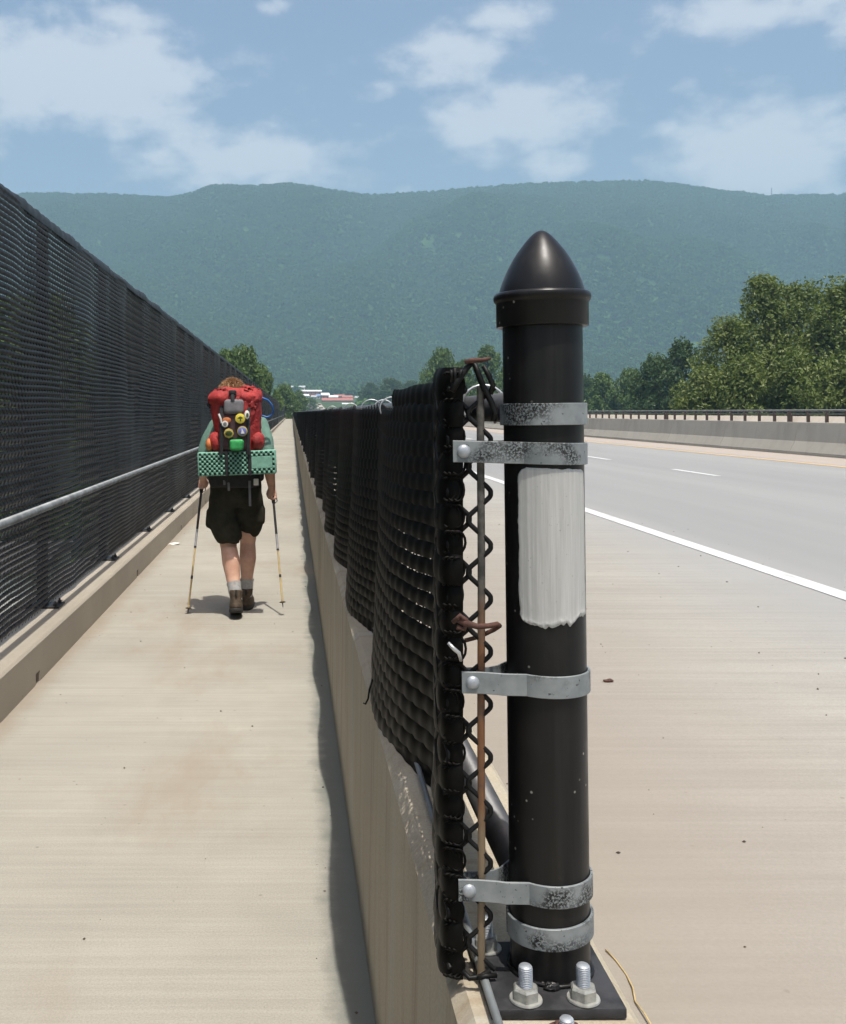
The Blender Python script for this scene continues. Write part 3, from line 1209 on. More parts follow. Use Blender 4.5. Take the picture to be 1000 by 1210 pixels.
# ------------------------------------------------------------------ low fence on the parapet
lf = empty('low_fence', (0, 0, 0))
tag(lf, 'low black slatted chain link fence sagging along the concrete parapet', 'fence')
TIES = [2.0, 3.45, 4.85, 6.15, 7.45, 8.8]
while TIES[-1] < 130:
    TIES.append(TIES[-1] + rng.uniform(1.1, 1.6))
AMP = [rng.uniform(.6, 1.08) for _ in TIES]
AMP[0], AMP[1], AMP[2], AMP[3] = 1.05, .98, .9, 1.0
PLAN = [(.272, 1.366), (.2515, 1.366), (.232, 1.364), (.219, 1.365), (.210, 1.371), (.205, 1.385), (.2045, 1.41), (.207, 1.45), (.222, 1.55), (.246, 1.66), (.270, 1.80), (.286, 1.90), (.296, 2.0)]
pl_s = [0.0]
for a, b in zip(PLAN, PLAN[1:]):
    pl_s.append(pl_s[-1] + math.hypot(b[0] - a[0], b[1] - a[1]))
S2 = pl_s[-1]


def fab(s, z):
    """plan position of the hanging fabric at arc length s and height z"""
    f = (z - .75) / .8
    if s < S2:
        for i in range(len(PLAN) - 1):
            if s <= pl_s[i + 1]:
                t = (s - pl_s[i]) / (pl_s[i + 1] - pl_s[i])
                x = PLAN[i][0] + (PLAN[i + 1][0] - PLAN[i][0]) * t
                y = PLAN[i][1] + (PLAN[i + 1][1] - PLAN[i][1]) * t
                k = max(0.0, min(1.0, (s - .07) / .1)) * .010
                return x + k * mnoise.noise((s * 5, z * 4, 1)), y
    y = 2.0 + (s - S2)
    for i in range(len(TIES) - 1):
        if y <= TIES[i + 1]:
            t = (y - TIES[i]) / (TIES[i + 1] - TIES[i])
            t = max(0, t)
            b = math.sin(math.pi * t ** .85) ** 1.3
            amp = AMP[i] * (.030 + .049 * (1 - f) ** 1.0)
            return .297 - amp * b + .004 * mnoise.noise((y * 4, z * 5, 3)), y
    return .285, y


def sag(s, z, k):
    y = 2.0 + (s - S2)
    if s < S2:
        return .004 * mnoise.noise((s * 7, z * 3, 6))
    for i in range(len(TIES) - 1):
        if y <= TIES[i + 1]:
            t = max(0, (y - TIES[i]) / (TIES[i + 1] - TIES[i]))
            return -.020 * AMP[i] * math.sin(math.pi * t) + .003 * mnoise.noise((y * 6, k * .4, 2))
    return 0


SS = []
s = .042
while s < 60:
    SS.append(s)
    y = 2.0 + s - S2
    s += (.006 if s < .16 else .0118) if y < 4 else (.024 if y < 8 else (.06 if y < 20 else .2))
for k in range(23):
    z0 = .757 + PITCH * k
    ph = math.pi * (k % 2)
    rg = []
    for s in SS:
        y = 2.0 + s - S2
        if k == 22 and y > 2.66:
            break
        z = z0 + sag(s, z0, k)
        if k >= 19:
            z = z0 + sag(s, z0, k) * (0.75, .5, .25, 0)[k - 19]
        if k >= 21:
            z += .006 * mnoise.noise((y * 3, k, 1)) - (.012 if y > 2.66 else 0)
        x, yy_ = fab(s, z0)
        x2, y2 = fab(s + .012, z0)
        tx, ty = x2 - x, y2 - yy_
        L = math.hypot(tx, ty) or 1
        nx, ny = -ty / L, tx / L      # towards the walkway side
        wv = .0014 * math.sin(2 * math.pi * s / .071 + ph)
        op = mnoise.noise((s * 1.1, z0 * 1.4, 4.4))
        hh = .0208 - max(0, op - .08) * .013 * max(0, min(1, (1.38 - z0) * 4)) * max(.25, min(1, (z0 - .85) * 5)) - .0030 * max(0, mnoise.noise((s * 26, k * 5.1, 2))) * max(0, min(1, (1.38 - z0) * 4))
        hh += .0012 * mnoise.noise((s * 14, k * 2.3, 8))
        if k >= 19:
            hh = .0225
        wv += .0035 * mnoise.noise((s * 2.6, k * 1.7, 3))
        rg.append([(x + nx * (wv + d), yy_ + ny * (wv + d), z + hh * q) for d, q in ((-.0035, 1.0), (.0005, .6), (.0022, 0.0), (.0026, -.5), (.0012, -1.0))])
    mb = MB()
    mb.rings(rg, closed=False)
    # the folded loop that ends the slat by the tension bar
    s0 = .044
    x, yy_ = fab(s0, z0)
    for q2 in range(3):
        loop = []
        for q in range(11):
            a = -2.2 + 4.4 * q / 10
            loop.append((x - .006 - .006 * q2 + (.0095 + .0015 * math.sin(k * 1.7 + q2)) * math.cos(a), yy_ - .001 + .003 * q2 + .004 * math.sin(a * .7 + k), z0 + .0155 * math.sin(a)))
        mb.tube(loop, .0019, 5, True)
    o = mb.build('slat', M['slat'], lf, 180)

# zig-zag wires of the fabric
mb = MB()
endw = None
nk = 22
for i in range(250):
    s0 = i * PITCH * .92
    fine = i < 5
    P = []
    z = .735
    steps = nk
    for k in range(nk + 1):
        z = .752 + k * PITCH
        sd = (k + i) % 2
        ss = s0 + ((PITCH * 1.12 if sd else -.005) if fine else (PITCH * .98 if sd else -.001))
        x, y = fab(max(0, ss), z)
        dpt = .0035 if (k % 2) else -.0035
        if fine:
            P.append(Vector((x, y + dpt, z)))
        else:
            P.append((x + .006 + dpt * .6, y, z + sag(ss, z, 1)))
    if fine:
        for _ in range(3):      # round the bends
            Q_ = [P[0]]
            for a_, b_ in zip(P, P[1:]):
                Q_ += [a_.lerp(b_, .13), a_.lerp(b_, .87)]
            P = Q_ + [P[-1]]
    w = MB() if fine else mb
    w.tube(P, .0034 if fine else .0022, 8 if fine else 4, True)
    if fine:
        w.build('fence_wire', M['wire'], lf, 180)
o = mb.build('wire_mesh', M['wire'], lf)
o['kind'] = 'stuff'

# fabric beyond the reach of single slats
mb = MB()
yst = 2.0 + SS[-1] - S2
for k in range(11):
    z = .752 + .071 * k
    mb.rings([[(.29 - .05 * abs(math.sin(y * 2.2)), y, z + .066), (.275 - .05 * abs(math.sin(y * 2.2)), y, z + .03), (.285 - .05 * abs(math.sin(y * 2.2)), y, z)] for y in [yst + .5 * q for q in range(300)] + [BR_END]], closed=False)
mb.build('slat_weave', M['slat'], lf)['kind'] = 'stuff'

# rails, tension bar, tension wire
mb = MB()
mb.tube([(.343, 1.43, 1.508), (.336, 2.4, 1.506), (.332, 4, 1.508), (.33, 30, 1.508), (.33, BR_END, 1.508)], .024, 14)
mb.build('top_rail', M['rail'], lf, 180)
mb = MB()
mb.lathe([(.029, 0), (.029, .05), (.026, .05)], 14)
mb.v = [(.343 + x, 1.43 + z, 1.508 + y) for x, y, z in mb.v]
mb.build('rail_cup', M['rail'], lf, 40)
mb = MB()
mb.tube([(.328, 1.455, .838), (.328, 30, .838), (.328, BR_END, .838)], .024, 14)
mb.build('bottom_rail', M['rail'], lf, 180)
mb = MB()
bp = [(.2545 + .002 * mnoise.noise((0, z * 3, 0)), 1.364, z) for z in np.linspace(.74, 1.535, 24)]
mb.tube(bp, .0052, 8, True, .7)
mb.build('tension_bar', M['bar'], lf, 60)
mb = MB()
mb.tube([(.254, .9, .742), (.256, 1.3, .744), (.262, 1.9, .748), (.285, 3, .752), (.29, 20, .752)], .0058, 8)
mb.build('tension_wire', M['handrail'], lf, 180)
# short line posts under the rail
lp = MB()
lp.tube([(.345, 0, PZ + .004), (.345, 0, 1.49)], .021, 10)
lpm = lp.mesh('line_post', M['rail'], 180)
pf = MB()
pf.bbox(.29, .40, -.06, .06, PZ + .001, PZ + .012, .002, 1)
pfm = pf.mesh('foot_plate', M['dark_metal'])
for i in range(24):
    y = 4.4 + 3.0 * i
    p_ = link('line_post', lpm, lf, (0, y, 0))
    link('foot_plate', pfm, p_)


def ring(Y, rr, name='tie_ring', tilt=.2):
    mb_ = MB()
    P_ = []
    for q in range(23):
        a = -1.1 + 2.0 * math.pi * .92 * q / 22
        P_.append((.326 + rr * math.cos(a), Y + tilt * rr * math.sin(a * .5 + .4), 1.512 + rr * .92 * math.sin(a)))
    mb_.tube(P_, .0026, 6)
    return mb_.build(name, M['silver'], lf, 180)


ring(1.72, .037)
ring(3.28, .040, tilt=.5)
ring(3.60, .034, tilt=.3)
ring(4.15, .043, tilt=.2)
ring(5.6, .040)
ring(8.2, .04)
# frayed upper selvage on the first bay
mb = MB()
for q in range(34):
    y = 1.46 + q * .036
    s = S2 + (y - 2.0) if y > 2 else None
    x = .27 if y < 1.8 else .285
    x, yq = fab(.14 + (y - 1.42) * 1.02, 1.5)
    h_ = 1.548 + .006 * mnoise.noise((q * .8, 0, 0))
    mb.tube([(x + .012, yq, h_ - .035), (x + .006, yq, h_ - .004), (x + .022 + .01 * rng.random(), yq + .01, h_ + .004), (x + .04, yq + .014, h_ - .014)], .0046, 5)
mb.build('fabric_selvage', M['wire'], lf, 180)
# barbs and broken tie wires
kn = MB()
kn.tube([(.2700, 1.358, 1.488), (.2720, 1.358, 1.500), (.2660, 1.358, 1.515), (.2560, 1.360, 1.535), (.2500, 1.362, 1.552), (.2450, 1.362, 1.565)], [.004, .0042, .0042, .0042, .0042, .0036], 8)
kn.tube([(.2130, 1.352, 1.528), (.2200, 1.352, 1.541), (.2330, 1.356, 1.558), (.2410, 1.358, 1.567)], [.0046, .0046, .0042, .0036], 8)
kn.tube([(.2560, 1.358, 1.562), (.2640, 1.358, 1.548), (.2690, 1.358, 1.536), (.2655, 1.358, 1.524)], [.003, .0036, .0038, .0034], 8)
kn.build('wire_knuckle', M['wire'], lf, 180)
kn = MB()
kn.tube([(.2300, 1.352, 1.5670), (.2420, 1.350, 1.5690), (.2520, 1.348, 1.5690), (.2630, 1.344, 1.5715)], [.0030, .0036, .0032, .0018], 7)
kn.build('rusty_barb', M['rust'], lf, 180)
kn = MB()
kn.tube([(.2130, 1.352, 1.540), (.2120, 1.350, 1.556)], .0022, 6)
kn.tube([(.2170, 1.351, 1.537), (.2168, 1.350, 1.559)], .0022, 6)
kn.tube([(.2215, 1.351, 1.545), (.2260, 1.349, 1.556)], .0026, 6)
kn.build('cut_wire_end', M['wire'], lf, 180)
kn = MB()
kn.tube([(.2180, 1.345, 1.226), (.2280, 1.340, 1.222), (.2450, 1.342, 1.2165), (.2600, 1.346, 1.2165), (.2735, 1.352, 1.2175), (.2780, 1.360, 1.214), (.274, 1.374, 1.206), (.255, 1.376, 1.196), (.234, 1.37, 1.192)], [.0042, .0048, .004, .0036, .0038, .0036, .0032, .003, .003], 7)
kn.tube([(.2130, 1.343, 1.222), (.2220, 1.338, 1.232), (.2300, 1.340, 1.226), (.2280, 1.342, 1.213), (.2180, 1.342, 1.216)], .0034, 6)
kn.build('rusty_tie_wire', M['rust'], lf, 180)
kn = MB()
kn.tube([(.2060, 1.338, 1.196), (.2130, 1.334, 1.189), (.2200, 1.336, 1.183), (.2230, 1.338, 1.172)], [.0022, .0026, .0026, .002], 6)
kn.build('bent_tie_wire', M['silver'], lf, 180)
kn = MB()
kn.tube([(.212, 2.66, .80), (.203, 2.655, .775), (.199, 2.65, .752), (.192, 2.65, .738), (.1865, 2.65, .741)], [.003, .0026, .0024, .0024, .0022], 6)
kn.build('loose_wire_tail', M['wire'], lf, 180)
kn = MB()
kn.tube([(.2640, 1.352, .7560), (.2500, 1.348, .7500), (.2360, 1.350, .7470), (.2280, 1.356, .7540)], .0036, 7)
kn.tube([(.2720, 1.350, .7510), (.2560, 1.346, .7525), (.2460, 1.347, .7490)], .0032, 7)
kn.build('bottom_knuckle', M['wire'], lf, 180)

# ------------------------------------------------------------------ the black fence post
PX, PY = .3525, 1.385
PR = .0532
pz0 = PZ + .0165
fpst = empty('fence_post', (PX, PY, PZ), (0, -.0125, 0))
tag(fpst, 'thick black steel fence post with pointed dome cap and grey bands', 'fence post')
zz = lambda z: z - PZ
mb = MB()
mb.lathe([(PR, .014), (PR, .02)] + [(PR, z) for z in np.linspace(.05, zz(1.63), 30)], 56)
mb.build('tube', M['post'], fpst, 40)
mb = MB()
prof_c = [(.0625, zz(1.616)), (.0632, zz(1.6175)), (.0632, zz(1.6475)), (.0640, zz(1.6495)), (.0658, zz(1.6515)), (.0668, zz(1.6545)), (.0668, zz(1.658)), (.0655, zz(1.661)), (.0630, zz(1.6625)), (.0600, zz(1.663))]
dome = [(.0589, -.0850), (.0573, -.079), (.0550, -.0715), (.0520, -.0640), (.0482, -.0555), (.0437, -.0470), (.0388, -.0385), (.0335, -.0305), (.0280, -.0235), (.0225, -.0165), (.0170, -.0105), (.0122, -.0058), (.0076, -.0024), (.0028, -.0004)]
prof_c += [(r_, zz(1.748) + d) for r_, d in dome]
prof_c = [(r_ * .972, z) for r_, z in prof_c]
mb.lathe(prof_c, 64)
mb.build('cap', M['post'], fpst, 50)
# base plate, set square on the wall
mb = MB()
mb.bbox(-.100, .072, -.101, .066, .001, .0150, .0025, 2)
mb.build('base_plate', M['plate'], fpst, 30)
# weld bead around the foot
mb = MB()
P = []
for q in range(41):
    a = 2 * math.pi * q / 40
    rr = PR + .002 + .0012 * mnoise.noise((math.cos(a) * 9, math.sin(a) * 9, 0))
    P.append((rr * math.cos(a), rr * math.sin(a), .017 + .001 * mnoise.noise((math.cos(a) * 12, math.sin(a) * 12, 4))))
mb.tube(P, .0030, 6)
mb.build('weld', M['post'], fpst, 180)
mb = MB()
mb.ellipsoid((-.012, -.0565, .0175), (.0115, .006, .0065), 18, 12)
mb.v = [(x + .005 * mnoise.noise((x * 260, y * 260, z * 260)), y + .003 * mnoise.noise((x * 300, y * 260, z * 260)), z + .005 * mnoise.noise((x * 290, y * 290, z * 290 + 4))) for x, y, z in mb.v]
mb.build('weld_lump', M['post'], fpst, 180)


def bolt(x, y, rust=False, low=False, hz=.031):
    z0 = .0152 if not low else .0015
    b_ = empty('anchor_bolt', (x, y, z0))
    b_.parent = fpst
    s_ = MB()
    pr = [(.0088, .0)]
    z = .012
    while z < hz + .010:
        pr += [(.0090, z), (.0081, z + .0011)]
        z += .0022
    pr += [(.0086, z), (.0070, z + .002), (.0001, z + .0021)]
    s_.lathe(pr, 20)
    s_.build('stud', M['bolt'], b_, 60)
    n_ = MB()
    rg = []
    for z_, rr in ((.0032, .0172), (.0150, .0172), (.0178, .0150)):
        rg.append([(rr * math.cos(math.pi * q / 3 + .35), rr * math.sin(math.pi * q / 3 + .35), z_) for q in range(6)])
    n_.rings(rg)
    n_.build('nut', M['rust'] if low else M['nut'], b_, 20)
    w_ = MB()
    w_.lathe([(.0205, 0), (.0212, .0012), (.0205, .003), (.009, .0031)] if not low else [(.026, 0), (.028, .004), (.026, .008), (.020, .010), (.009, .0101)], 28)
    w_.build('washer', M['rust'] if low else M['nut'], b_, 40)
    return b_


bolt(-.0515, -.080)
bolt(.0225, -.080)
bolt(.044, .046)
bolt(-.078, .046)
ab = bolt(-.0155, -.1415, low=True, hz=.014)


def ribbon(path, z0, z1, th, tilt=(0, 0)):
    """a bent steel strap standing on edge"""
    mb_ = MB()
    rg_ = []
    n = len(path)
    for i, (x, y) in enumerate(path):
        a, b = path[max(0, i - 1)], path[min(n - 1, i + 1)]
        tx, ty = b[0] - a[0], b[1] - a[1]
        L_ = math.hypot(tx, ty)
        nx, ny = ty / L_, -tx / L_
        dz = tilt[0] * x + tilt[1] * y
        e = .0006
        rg_.append([(x, y, z0 + dz), (x + nx * (th - e), y + ny * (th - e), z0 + dz), (x + nx * th, y + ny * th, z0 + e + dz),
                    (x + nx * th, y + ny * th, z1 - e + dz), (x + nx * (th - e), y + ny * (th - e), z1 + dz), (x, y, z1 + dz)])
    mb_.rings(rg_)
    return mb_


def circ(a0, a1, n, r_=PR + .0012):
    return [(r_ * math.cos(R(a0 + (a1 - a0) * i / n)), r_ * math.sin(R(a0 + (a1 - a0) * i / n))) for i in range(n + 1)]


BW = .0290


def tension_band(zc, reach, ydrop, tilt):
    path = [(-reach, -.0265), (-reach * .8, -.0285), (-.078, -.0335), (-.066, -.0380)] + circ(228, 492, 50) + [(-.064, .004), (-.078, -.006), (-reach, -.009)]
    b_ = ribbon(path, zz(zc) - BW / 2, zz(zc) + BW / 2, .0032, tilt).build('tension_band', M['galv'], fpst, 35)
    h_ = MB()
    h_.ellipsoid((-reach + .014, -.0305, zz(zc) + tilt[0] * -reach), (.0092, .0055, .0092), 18, 10)
    h_.tube([(-reach + .014, -.030, zz(zc) - tilt[0] * reach), (-reach + .014, .004, zz(zc) - tilt[0] * reach)], .0042, 8)
    h_.build('carriage_bolt', M['bolt'], b_, 60)
    nt = MB()
    nt.lathe([(.0085, 0), (.0085, .007)], 6)
    nt.v = [(-reach + .014 + x, -.0085 + z, zz(zc) - tilt[0] * reach + y) for x, y, z in nt.v]
    nt.build('nut', M['nut'], b_)
    return b_


def brace_band(zc, tilt):
    path = circ(186, 534, 56) + [(-.075, -.004)]
    path = circ(182, 538, 60)
    return ribbon(path, zz(zc) - BW / 2, zz(zc) + BW / 2, .0036, tilt).build('brace_band', M['galv'], fpst, 35)


brace_band(1.4975, (.0, .0))
tension_band(1.4455, .128, 0, (-.030, .0))
tension_band(1.139, .120, 0, (-.012, .0))
tension_band(.8640, .128, 0, (.010, 0))
brace_band(.8085, (.07, .0))

# brushed grey paint patch on the post (covers old lettering)
mb = MB()
NA, NZ = 48, 64
r0 = PR + .0004
zt, zb = 1.4275, 1.222
rows = []
for j in range(NZ + 1):
    f = j / NZ
    row = []
    for i in range(NA + 1):
        g_ = i / NA
        a_l = -53.5 + 2.2 * mnoise.noise((f * 7, 0, 0)) + 1.4 * mnoise.noise((f * 30, 1, 0))
        a_r = 58.5 + 2.4 * mnoise.noise((f * 6, 3, 0)) + 1.5 * mnoise.noise((f * 26, 4, 0))
        # rounded corners
        for (edge, rad) in ((f, .06), (1 - f, .09)):
            if edge < rad:
                q = 1 - edge / rad
                k_ = (1 - math.sqrt(max(0, 1 - q * q))) * 15
                a_l += k_
                a_r -= k_ * .55
        a = a_l + (a_r - a_l) * g_
        ztop = zt - .004 * g_ + .0012 * mnoise.noise((g_ * 8, 6, 0))
        zbot = zb - .005 * math.sin(g_ * 5.0) + .006 * mnoise.noise((g_ * 5, 8, 0)) + .0035 * mnoise.noise((g_ * 17, 9, 0))
        z = zbot + (ztop - zbot) * f
        edge_d = min(g_, 1 - g_, f * 2.5, (1 - f) * 2.5)
        bead = .0009 * math.exp(-(edge_d / .035) ** 2) + .0010 * math.exp(-(f / .035) ** 2)
        th = .0006 + .0004 * mnoise.noise((a * .55, f * 1.5, 2)) + bead
        if edge_d <= 0:
            th = -.0002
        rr = r0 + th
        row.append((rr * math.sin(R(a)), -rr * math.cos(R(a)), zz(z)))
    rows.append(row)
mb.rings(rows, closed=False)
tag(mb.build('paint_patch', M['patch'], fpst, 180), 'rectangular patch of light grey brushed paint')

# ------------------------------------------------------------------ things lying about
db = MB()
for i in range(420):
    if i < 190:
        x, y = rng.uniform(-1.38, .18), rng.uniform(2.3, 14)
        z = 0.0
        if rng.random() < .35:
            x = rng.choice([rng.uniform(-1.4, -1.2), rng.uniform(.10, .2)])
    else:
        x, y = rng.uniform(.6, 3.6), rng.uniform(1.6, 11)
        z = RZ
    s_ = rng.choice([.0018, .0025, .003, .004, .006]) * (1 if z else .9)
    c = Vector((x, y, z + s_ * .3))
    r_ = [s_ * rng.uniform(.6, 1.6) for _ in range(3)]
    vs8 = [c + Vector((sx * r_[0] * rng.uniform(.6, 1), sy * r_[1] * rng.uniform(.6, 1), sz * r_[2] * .5)) for sx, sy, sz in
           ((1, 0, 0), (-1, 0, 0), (0, 1, 0), (0, -1, 0), (0, 0, 1), (0, 0, -1))]
    db.add(vs8, [(0, 2, 4), (2, 1, 4), (1, 3, 4), (3, 0, 4), (2, 0, 5), (1, 2, 5), (3, 1, 5), (0, 3, 5)])
M['grit'] = simple('dark_grit', (.075, .055, .04), .9, 0, .5, 3, 0)
tag(db.build('grit', M['grit']), 'scattered dark grit and tiny stones on the concrete', 'grit', kind='stuff')
# dead leaf and pebble on the shoulder, paper scrap by the kerb, dry strand by the plate
c = at(719, 806, RH * F / (806 - VY))
mb = MB()
mb.ellipsoid((0, 0, .006), (.022, .011, .006), 12, 6)
mb.v = [(x, y, max(0.0005, z + .002 * math.sin(x * 190))) for x, y, z in mb.v]
o = mb.build('dead_leaf', M['rust'], None, 180)
o.location = (c.x, c.y, RZ)
tag(o, 'small curled brown leaf lying on the road shoulder beside the post', 'leaf')
c = at(205, 643, 1800 / (643 - VY))
mb = MB()
mb.rings([[(x * .07, y * .06, .006 + .008 * math.sin(x * 2.2 + y)) for x in np.linspace(-1, 1, 7)] for y in np.linspace(-1, 1, 4)], closed=False)
o = mb.build('paper_scrap', M['b_white'], None, 180)
o.location = (c.x, c.y, .0)
tag(o, 'small white paper scrap lying on the walkway by the kerb', 'paper')
mb = MB()
Q = [at(718, 1122, 0), ]
pp = []
for (px, py) in ((716, 1124), (728, 1136), (740, 1152), (748, 1170), (751, 1186), (762, 1203), (775, 1225)):
    y = RH * F / (py - VY)
    pp.append(((px - VX) * y / F, y, RZ + .004 + .003 * math.sin(px)))
mb.tube(pp, .0016, 5)
M['straw'] = simple('dry_straw', (.45, .33, .15), .8, 0, .2, 40, 0)
o = mb.build('dry_stalk', M['straw'], None, 180)
tag(o, 'thin dry grass stalk lying on the shoulder beside the base plate', 'stalk')

# ------------------------------------------------------------------ the walker
HX, HY = -.392, 7.60
KP = HY / F


def hp(px, py, y):
    """local point of the walker from its place in the photograph, y metres ahead of the base"""
    Y = HY + y
    return Vector(((px - VX) * Y / F - HX, y, CAMH - (py - VY) * Y / F))


def fused(mb_, name, mat_, parent, vox, smooth=4, noise_amp=0.0, noise_sc=8, fine=0.0):
    o_ = mb_.build(name, mat_, parent, 180)
    md = o_.modifiers.new('fuse', 'REMESH')
    md.mode = 'VOXEL'
    md.voxel_size = vox
    md.use_smooth_shade = True
    sm = o_.modifiers.new('soften', 'SMOOTH')
    sm.iterations = smooth
    sm.factor = .5
    dg = bpy.context.evaluated_depsgraph_get()
    ev = o_.evaluated_get(dg)
    me = bpy.data.meshes.new_from_object(ev)
    o_.modifiers.clear()
    o_.data = me
    if noise_amp:
        for v in me.vertices:
            n_ = v.normal
            q = v.co
            d = mnoise.noise((q.x * noise_sc, q.y * noise_sc, q.z * noise_sc * .55)) * noise_amp
            d += abs(mnoise.noise((q.x * noise_sc * 2 + 3, q.y * noise_sc * 2, q.z * noise_sc * .9))) * noise_amp * .6
            v.co = q + n_ * d
    if not me.materials:
        me.materials.append(mat_)
    me.polygons.foreach_set('use_smooth', [True] * len(me.polygons))
    return o_


def skin_mat():
    t = NT('skin')
    k = t.mix(t.ramp(t.noise(14, 4, .6), .3, .7), (.56, .31, .22), (.66, .41, .30))
    t.b.inputs['Subsurface Weight'].default_value = .08
    t.b.inputs['Subsurface Radius'].default_value = (.012, .005, .003)
    return t.fin(k, .5, 0, .35)


M['skin'] = skin_mat()
M['shirt'] = simple('green_shirt', (.13, .235, .185), .9, 0, .15, 14, .3, .004)
M['shorts'] = simple('dark_olive_shorts', (.030, .028, .018), .95, 0, .3, 12, .3, .004, .2)
M['sock'] = simple('grey_sock', (.36, .36, .35), .95, 0, .15, 60, .5, .003)
M['boot'] = simple('brown_boot', (.085, .060, .038), .8, 0, .35, 40, .4, .002)
M['sole'] = simple('boot_sole', (.022, .02, .018), .8, 0, .3, 40, .4, .002)
M['hair'] = simple('ginger_hair', (.36, .21, .10), .7, 0, .3, 60, .6, .006)
M['red'] = simple('red_pack_fabric', (.34, .026, .022), .75, 0, .35, 9, .8, .012)
M['red2'] = simple('dark_red_pack_fabric', (.20, .018, .016), .75, 0, .2, 18, .35, .004)
M['greyf'] = simple('grey_pack_fabric', (.17, .165, .17), .85, 0, .15, 22, .3, .003)
M['pocket'] = simple('charcoal_red_pack_fabric', (.060, .030, .032), .85, 0, .3, 14, .4, .004)
M['blackf'] = simple('black_webbing', (.016, .016, .017), .8, 0, .25, 30, .3, .002)
M['foam'] = simple('green_foam', (.20, .41, .31), .85, 0, .12, 30, .3, .002)
M['foam_shade'] = simple('shaded_green_foam', (.008, .035, .02), .9, 0, .2, 30, .3, .002)  # shading of the egg crate pits, painted as a darker green
M['blue'] = simple('blue_hose', (.03, .14, .42), .4, 0, .1, 20, 0)
M['yellow'] = simple('yellow_badge', (.70, .56, .06), .7, 0, .08, 50, 0)
M['gold'] = simple('gold_badge', (.42, .32, .07), .7, 0, .15, 50, 0)
M['bluebadge'] = simple('violet_blue_badge', (.16, .17, .42), .7, 0, .1, 50, 0)
M['whitebadge'] = simple('white_badge', (.72, .70, .64), .7, 0, .06, 50, 0)
M['orangebadge'] = simple('orange_badge', (.50, .15, .04), .7, 0, .15, 50, 0)
M['greenpouch'] = simple('bright_green_pouch', (.03, .30, .075), .6, 0, .15, 30, .3, .003)
M['olivemark'] = simple('dark_mark', (.06, .09, .02), .7, 0, .1, 50, 0)
M['pole_dark'] = simple('dark_pole', (.045, .045, .05), .4, .4, .2, 30, 0)
M['pole_silver'] = simple('silver_pole', (.50, .50, .50), .35, .5, .1, 30, 0)
M['pole_tan'] = simple('tan_pole', (.55, .42, .20), .5, .0, .1, 30, 0)

person = empty('person', (HX, HY, 0))
tag(person, 'walker in green shirt and dark shorts striding away with two trekking poles', 'person')
LH = hp(239, 571, .26)      # hands
RHd = hp(322.5, 584, .16)
LE = hp(242, 541, .02)
RE = hp(316, 541, -.04)
LS = Vector((-.170, .06, 1.40))
RS = Vector((.150, .06, 1.41))
hipc = Vector((-.03, .02, .93))
Lhip, Rhip = Vector((-.12, .02, .88)), Vector((.06, .03, .88))
Lkn, Rkn = Vector((-.080, -.03, .50)), Vector((.055, .16, .51))
Lan, Ran = hp(279, 704, -.20), hp(291.5, 702, .13)
Lan.z, Ran.z = .145, .115

b = MB()
# torso, leaning a little into the load
b.loft([(.80, -.03, .03, .12, .09), (.88, -.03, .03, .165, .115), (.98, -.03, .035, .158, .11), (1.10, -.025, .05, .148, .105), (1.24, -.02, .065, .165, .115), (1.36, -.012, .08, .172, .11), (1.43, -.01, .09, .13, .085), (1.48, -.015, .10, .07, .06)], 28, 2.3)
b.limb([LS, LS.lerp(LE, .5) + Vector((-.02, -.01, 0)), LE], [.056, .05, .041], 14)
b.limb([LE, LE.lerp(LH, .45), LH + (LE - LH).normalized() * .06], [.041, .040, .027], 14)
b.limb([RS, RS.lerp(RE, .5) + Vector((.015, -.01, 0)), RE], [.056, .05, .042], 14)
b.limb([RE, RE.lerp(RHd, .4), RHd + (RE - RHd).normalized() * .06], [.042, .042, .028], 14)
# neck and head
hd = Vector((-.062, .155, 1.615))
b.limb([(-.015, .095, 1.44), (-.04, .125, 1.53)], [.062, .056], 14)
b.ellipsoid(hd, (.077, .096, .112), 20, 14)
b.ellipsoid(hd + Vector((0, .03, -.07)), (.055, .065, .055), 16, 10)     # jaw
b.limb([hd + Vector((0, .088, .01)), hd + Vector((0, .112, -.022))], [.011, .016], 8)   # nose
for sx in (-1, 1):
    b.ellipsoid(hd + Vector((sx * .077, -.002, -.01)), (.012, .022, .032), 10, 8)       # ears
# legs
b.limb([Lhip, Lhip.lerp(Lkn, .55), Lkn], [.098, .085, .062], 18)
b.limb([Lkn, Lkn.lerp(Lan, .30) + Vector((.004, -.022, 0)), Lkn.lerp(Lan, .62) + Vector((0, -.006, 0)), Lan], [.060, .067, .052, .039], 18)
b.limb([Rhip, Rhip.lerp(Rkn, .55), Rkn], [.098, .085, .060], 18)
b.limb([Rkn, Rkn.lerp(Ran, .30) + Vector((.004, -.022, 0)), Rkn.lerp(Ran, .62) + Vector((0, -.006, 0)), Ran], [.059, .064, .049, .038], 18)


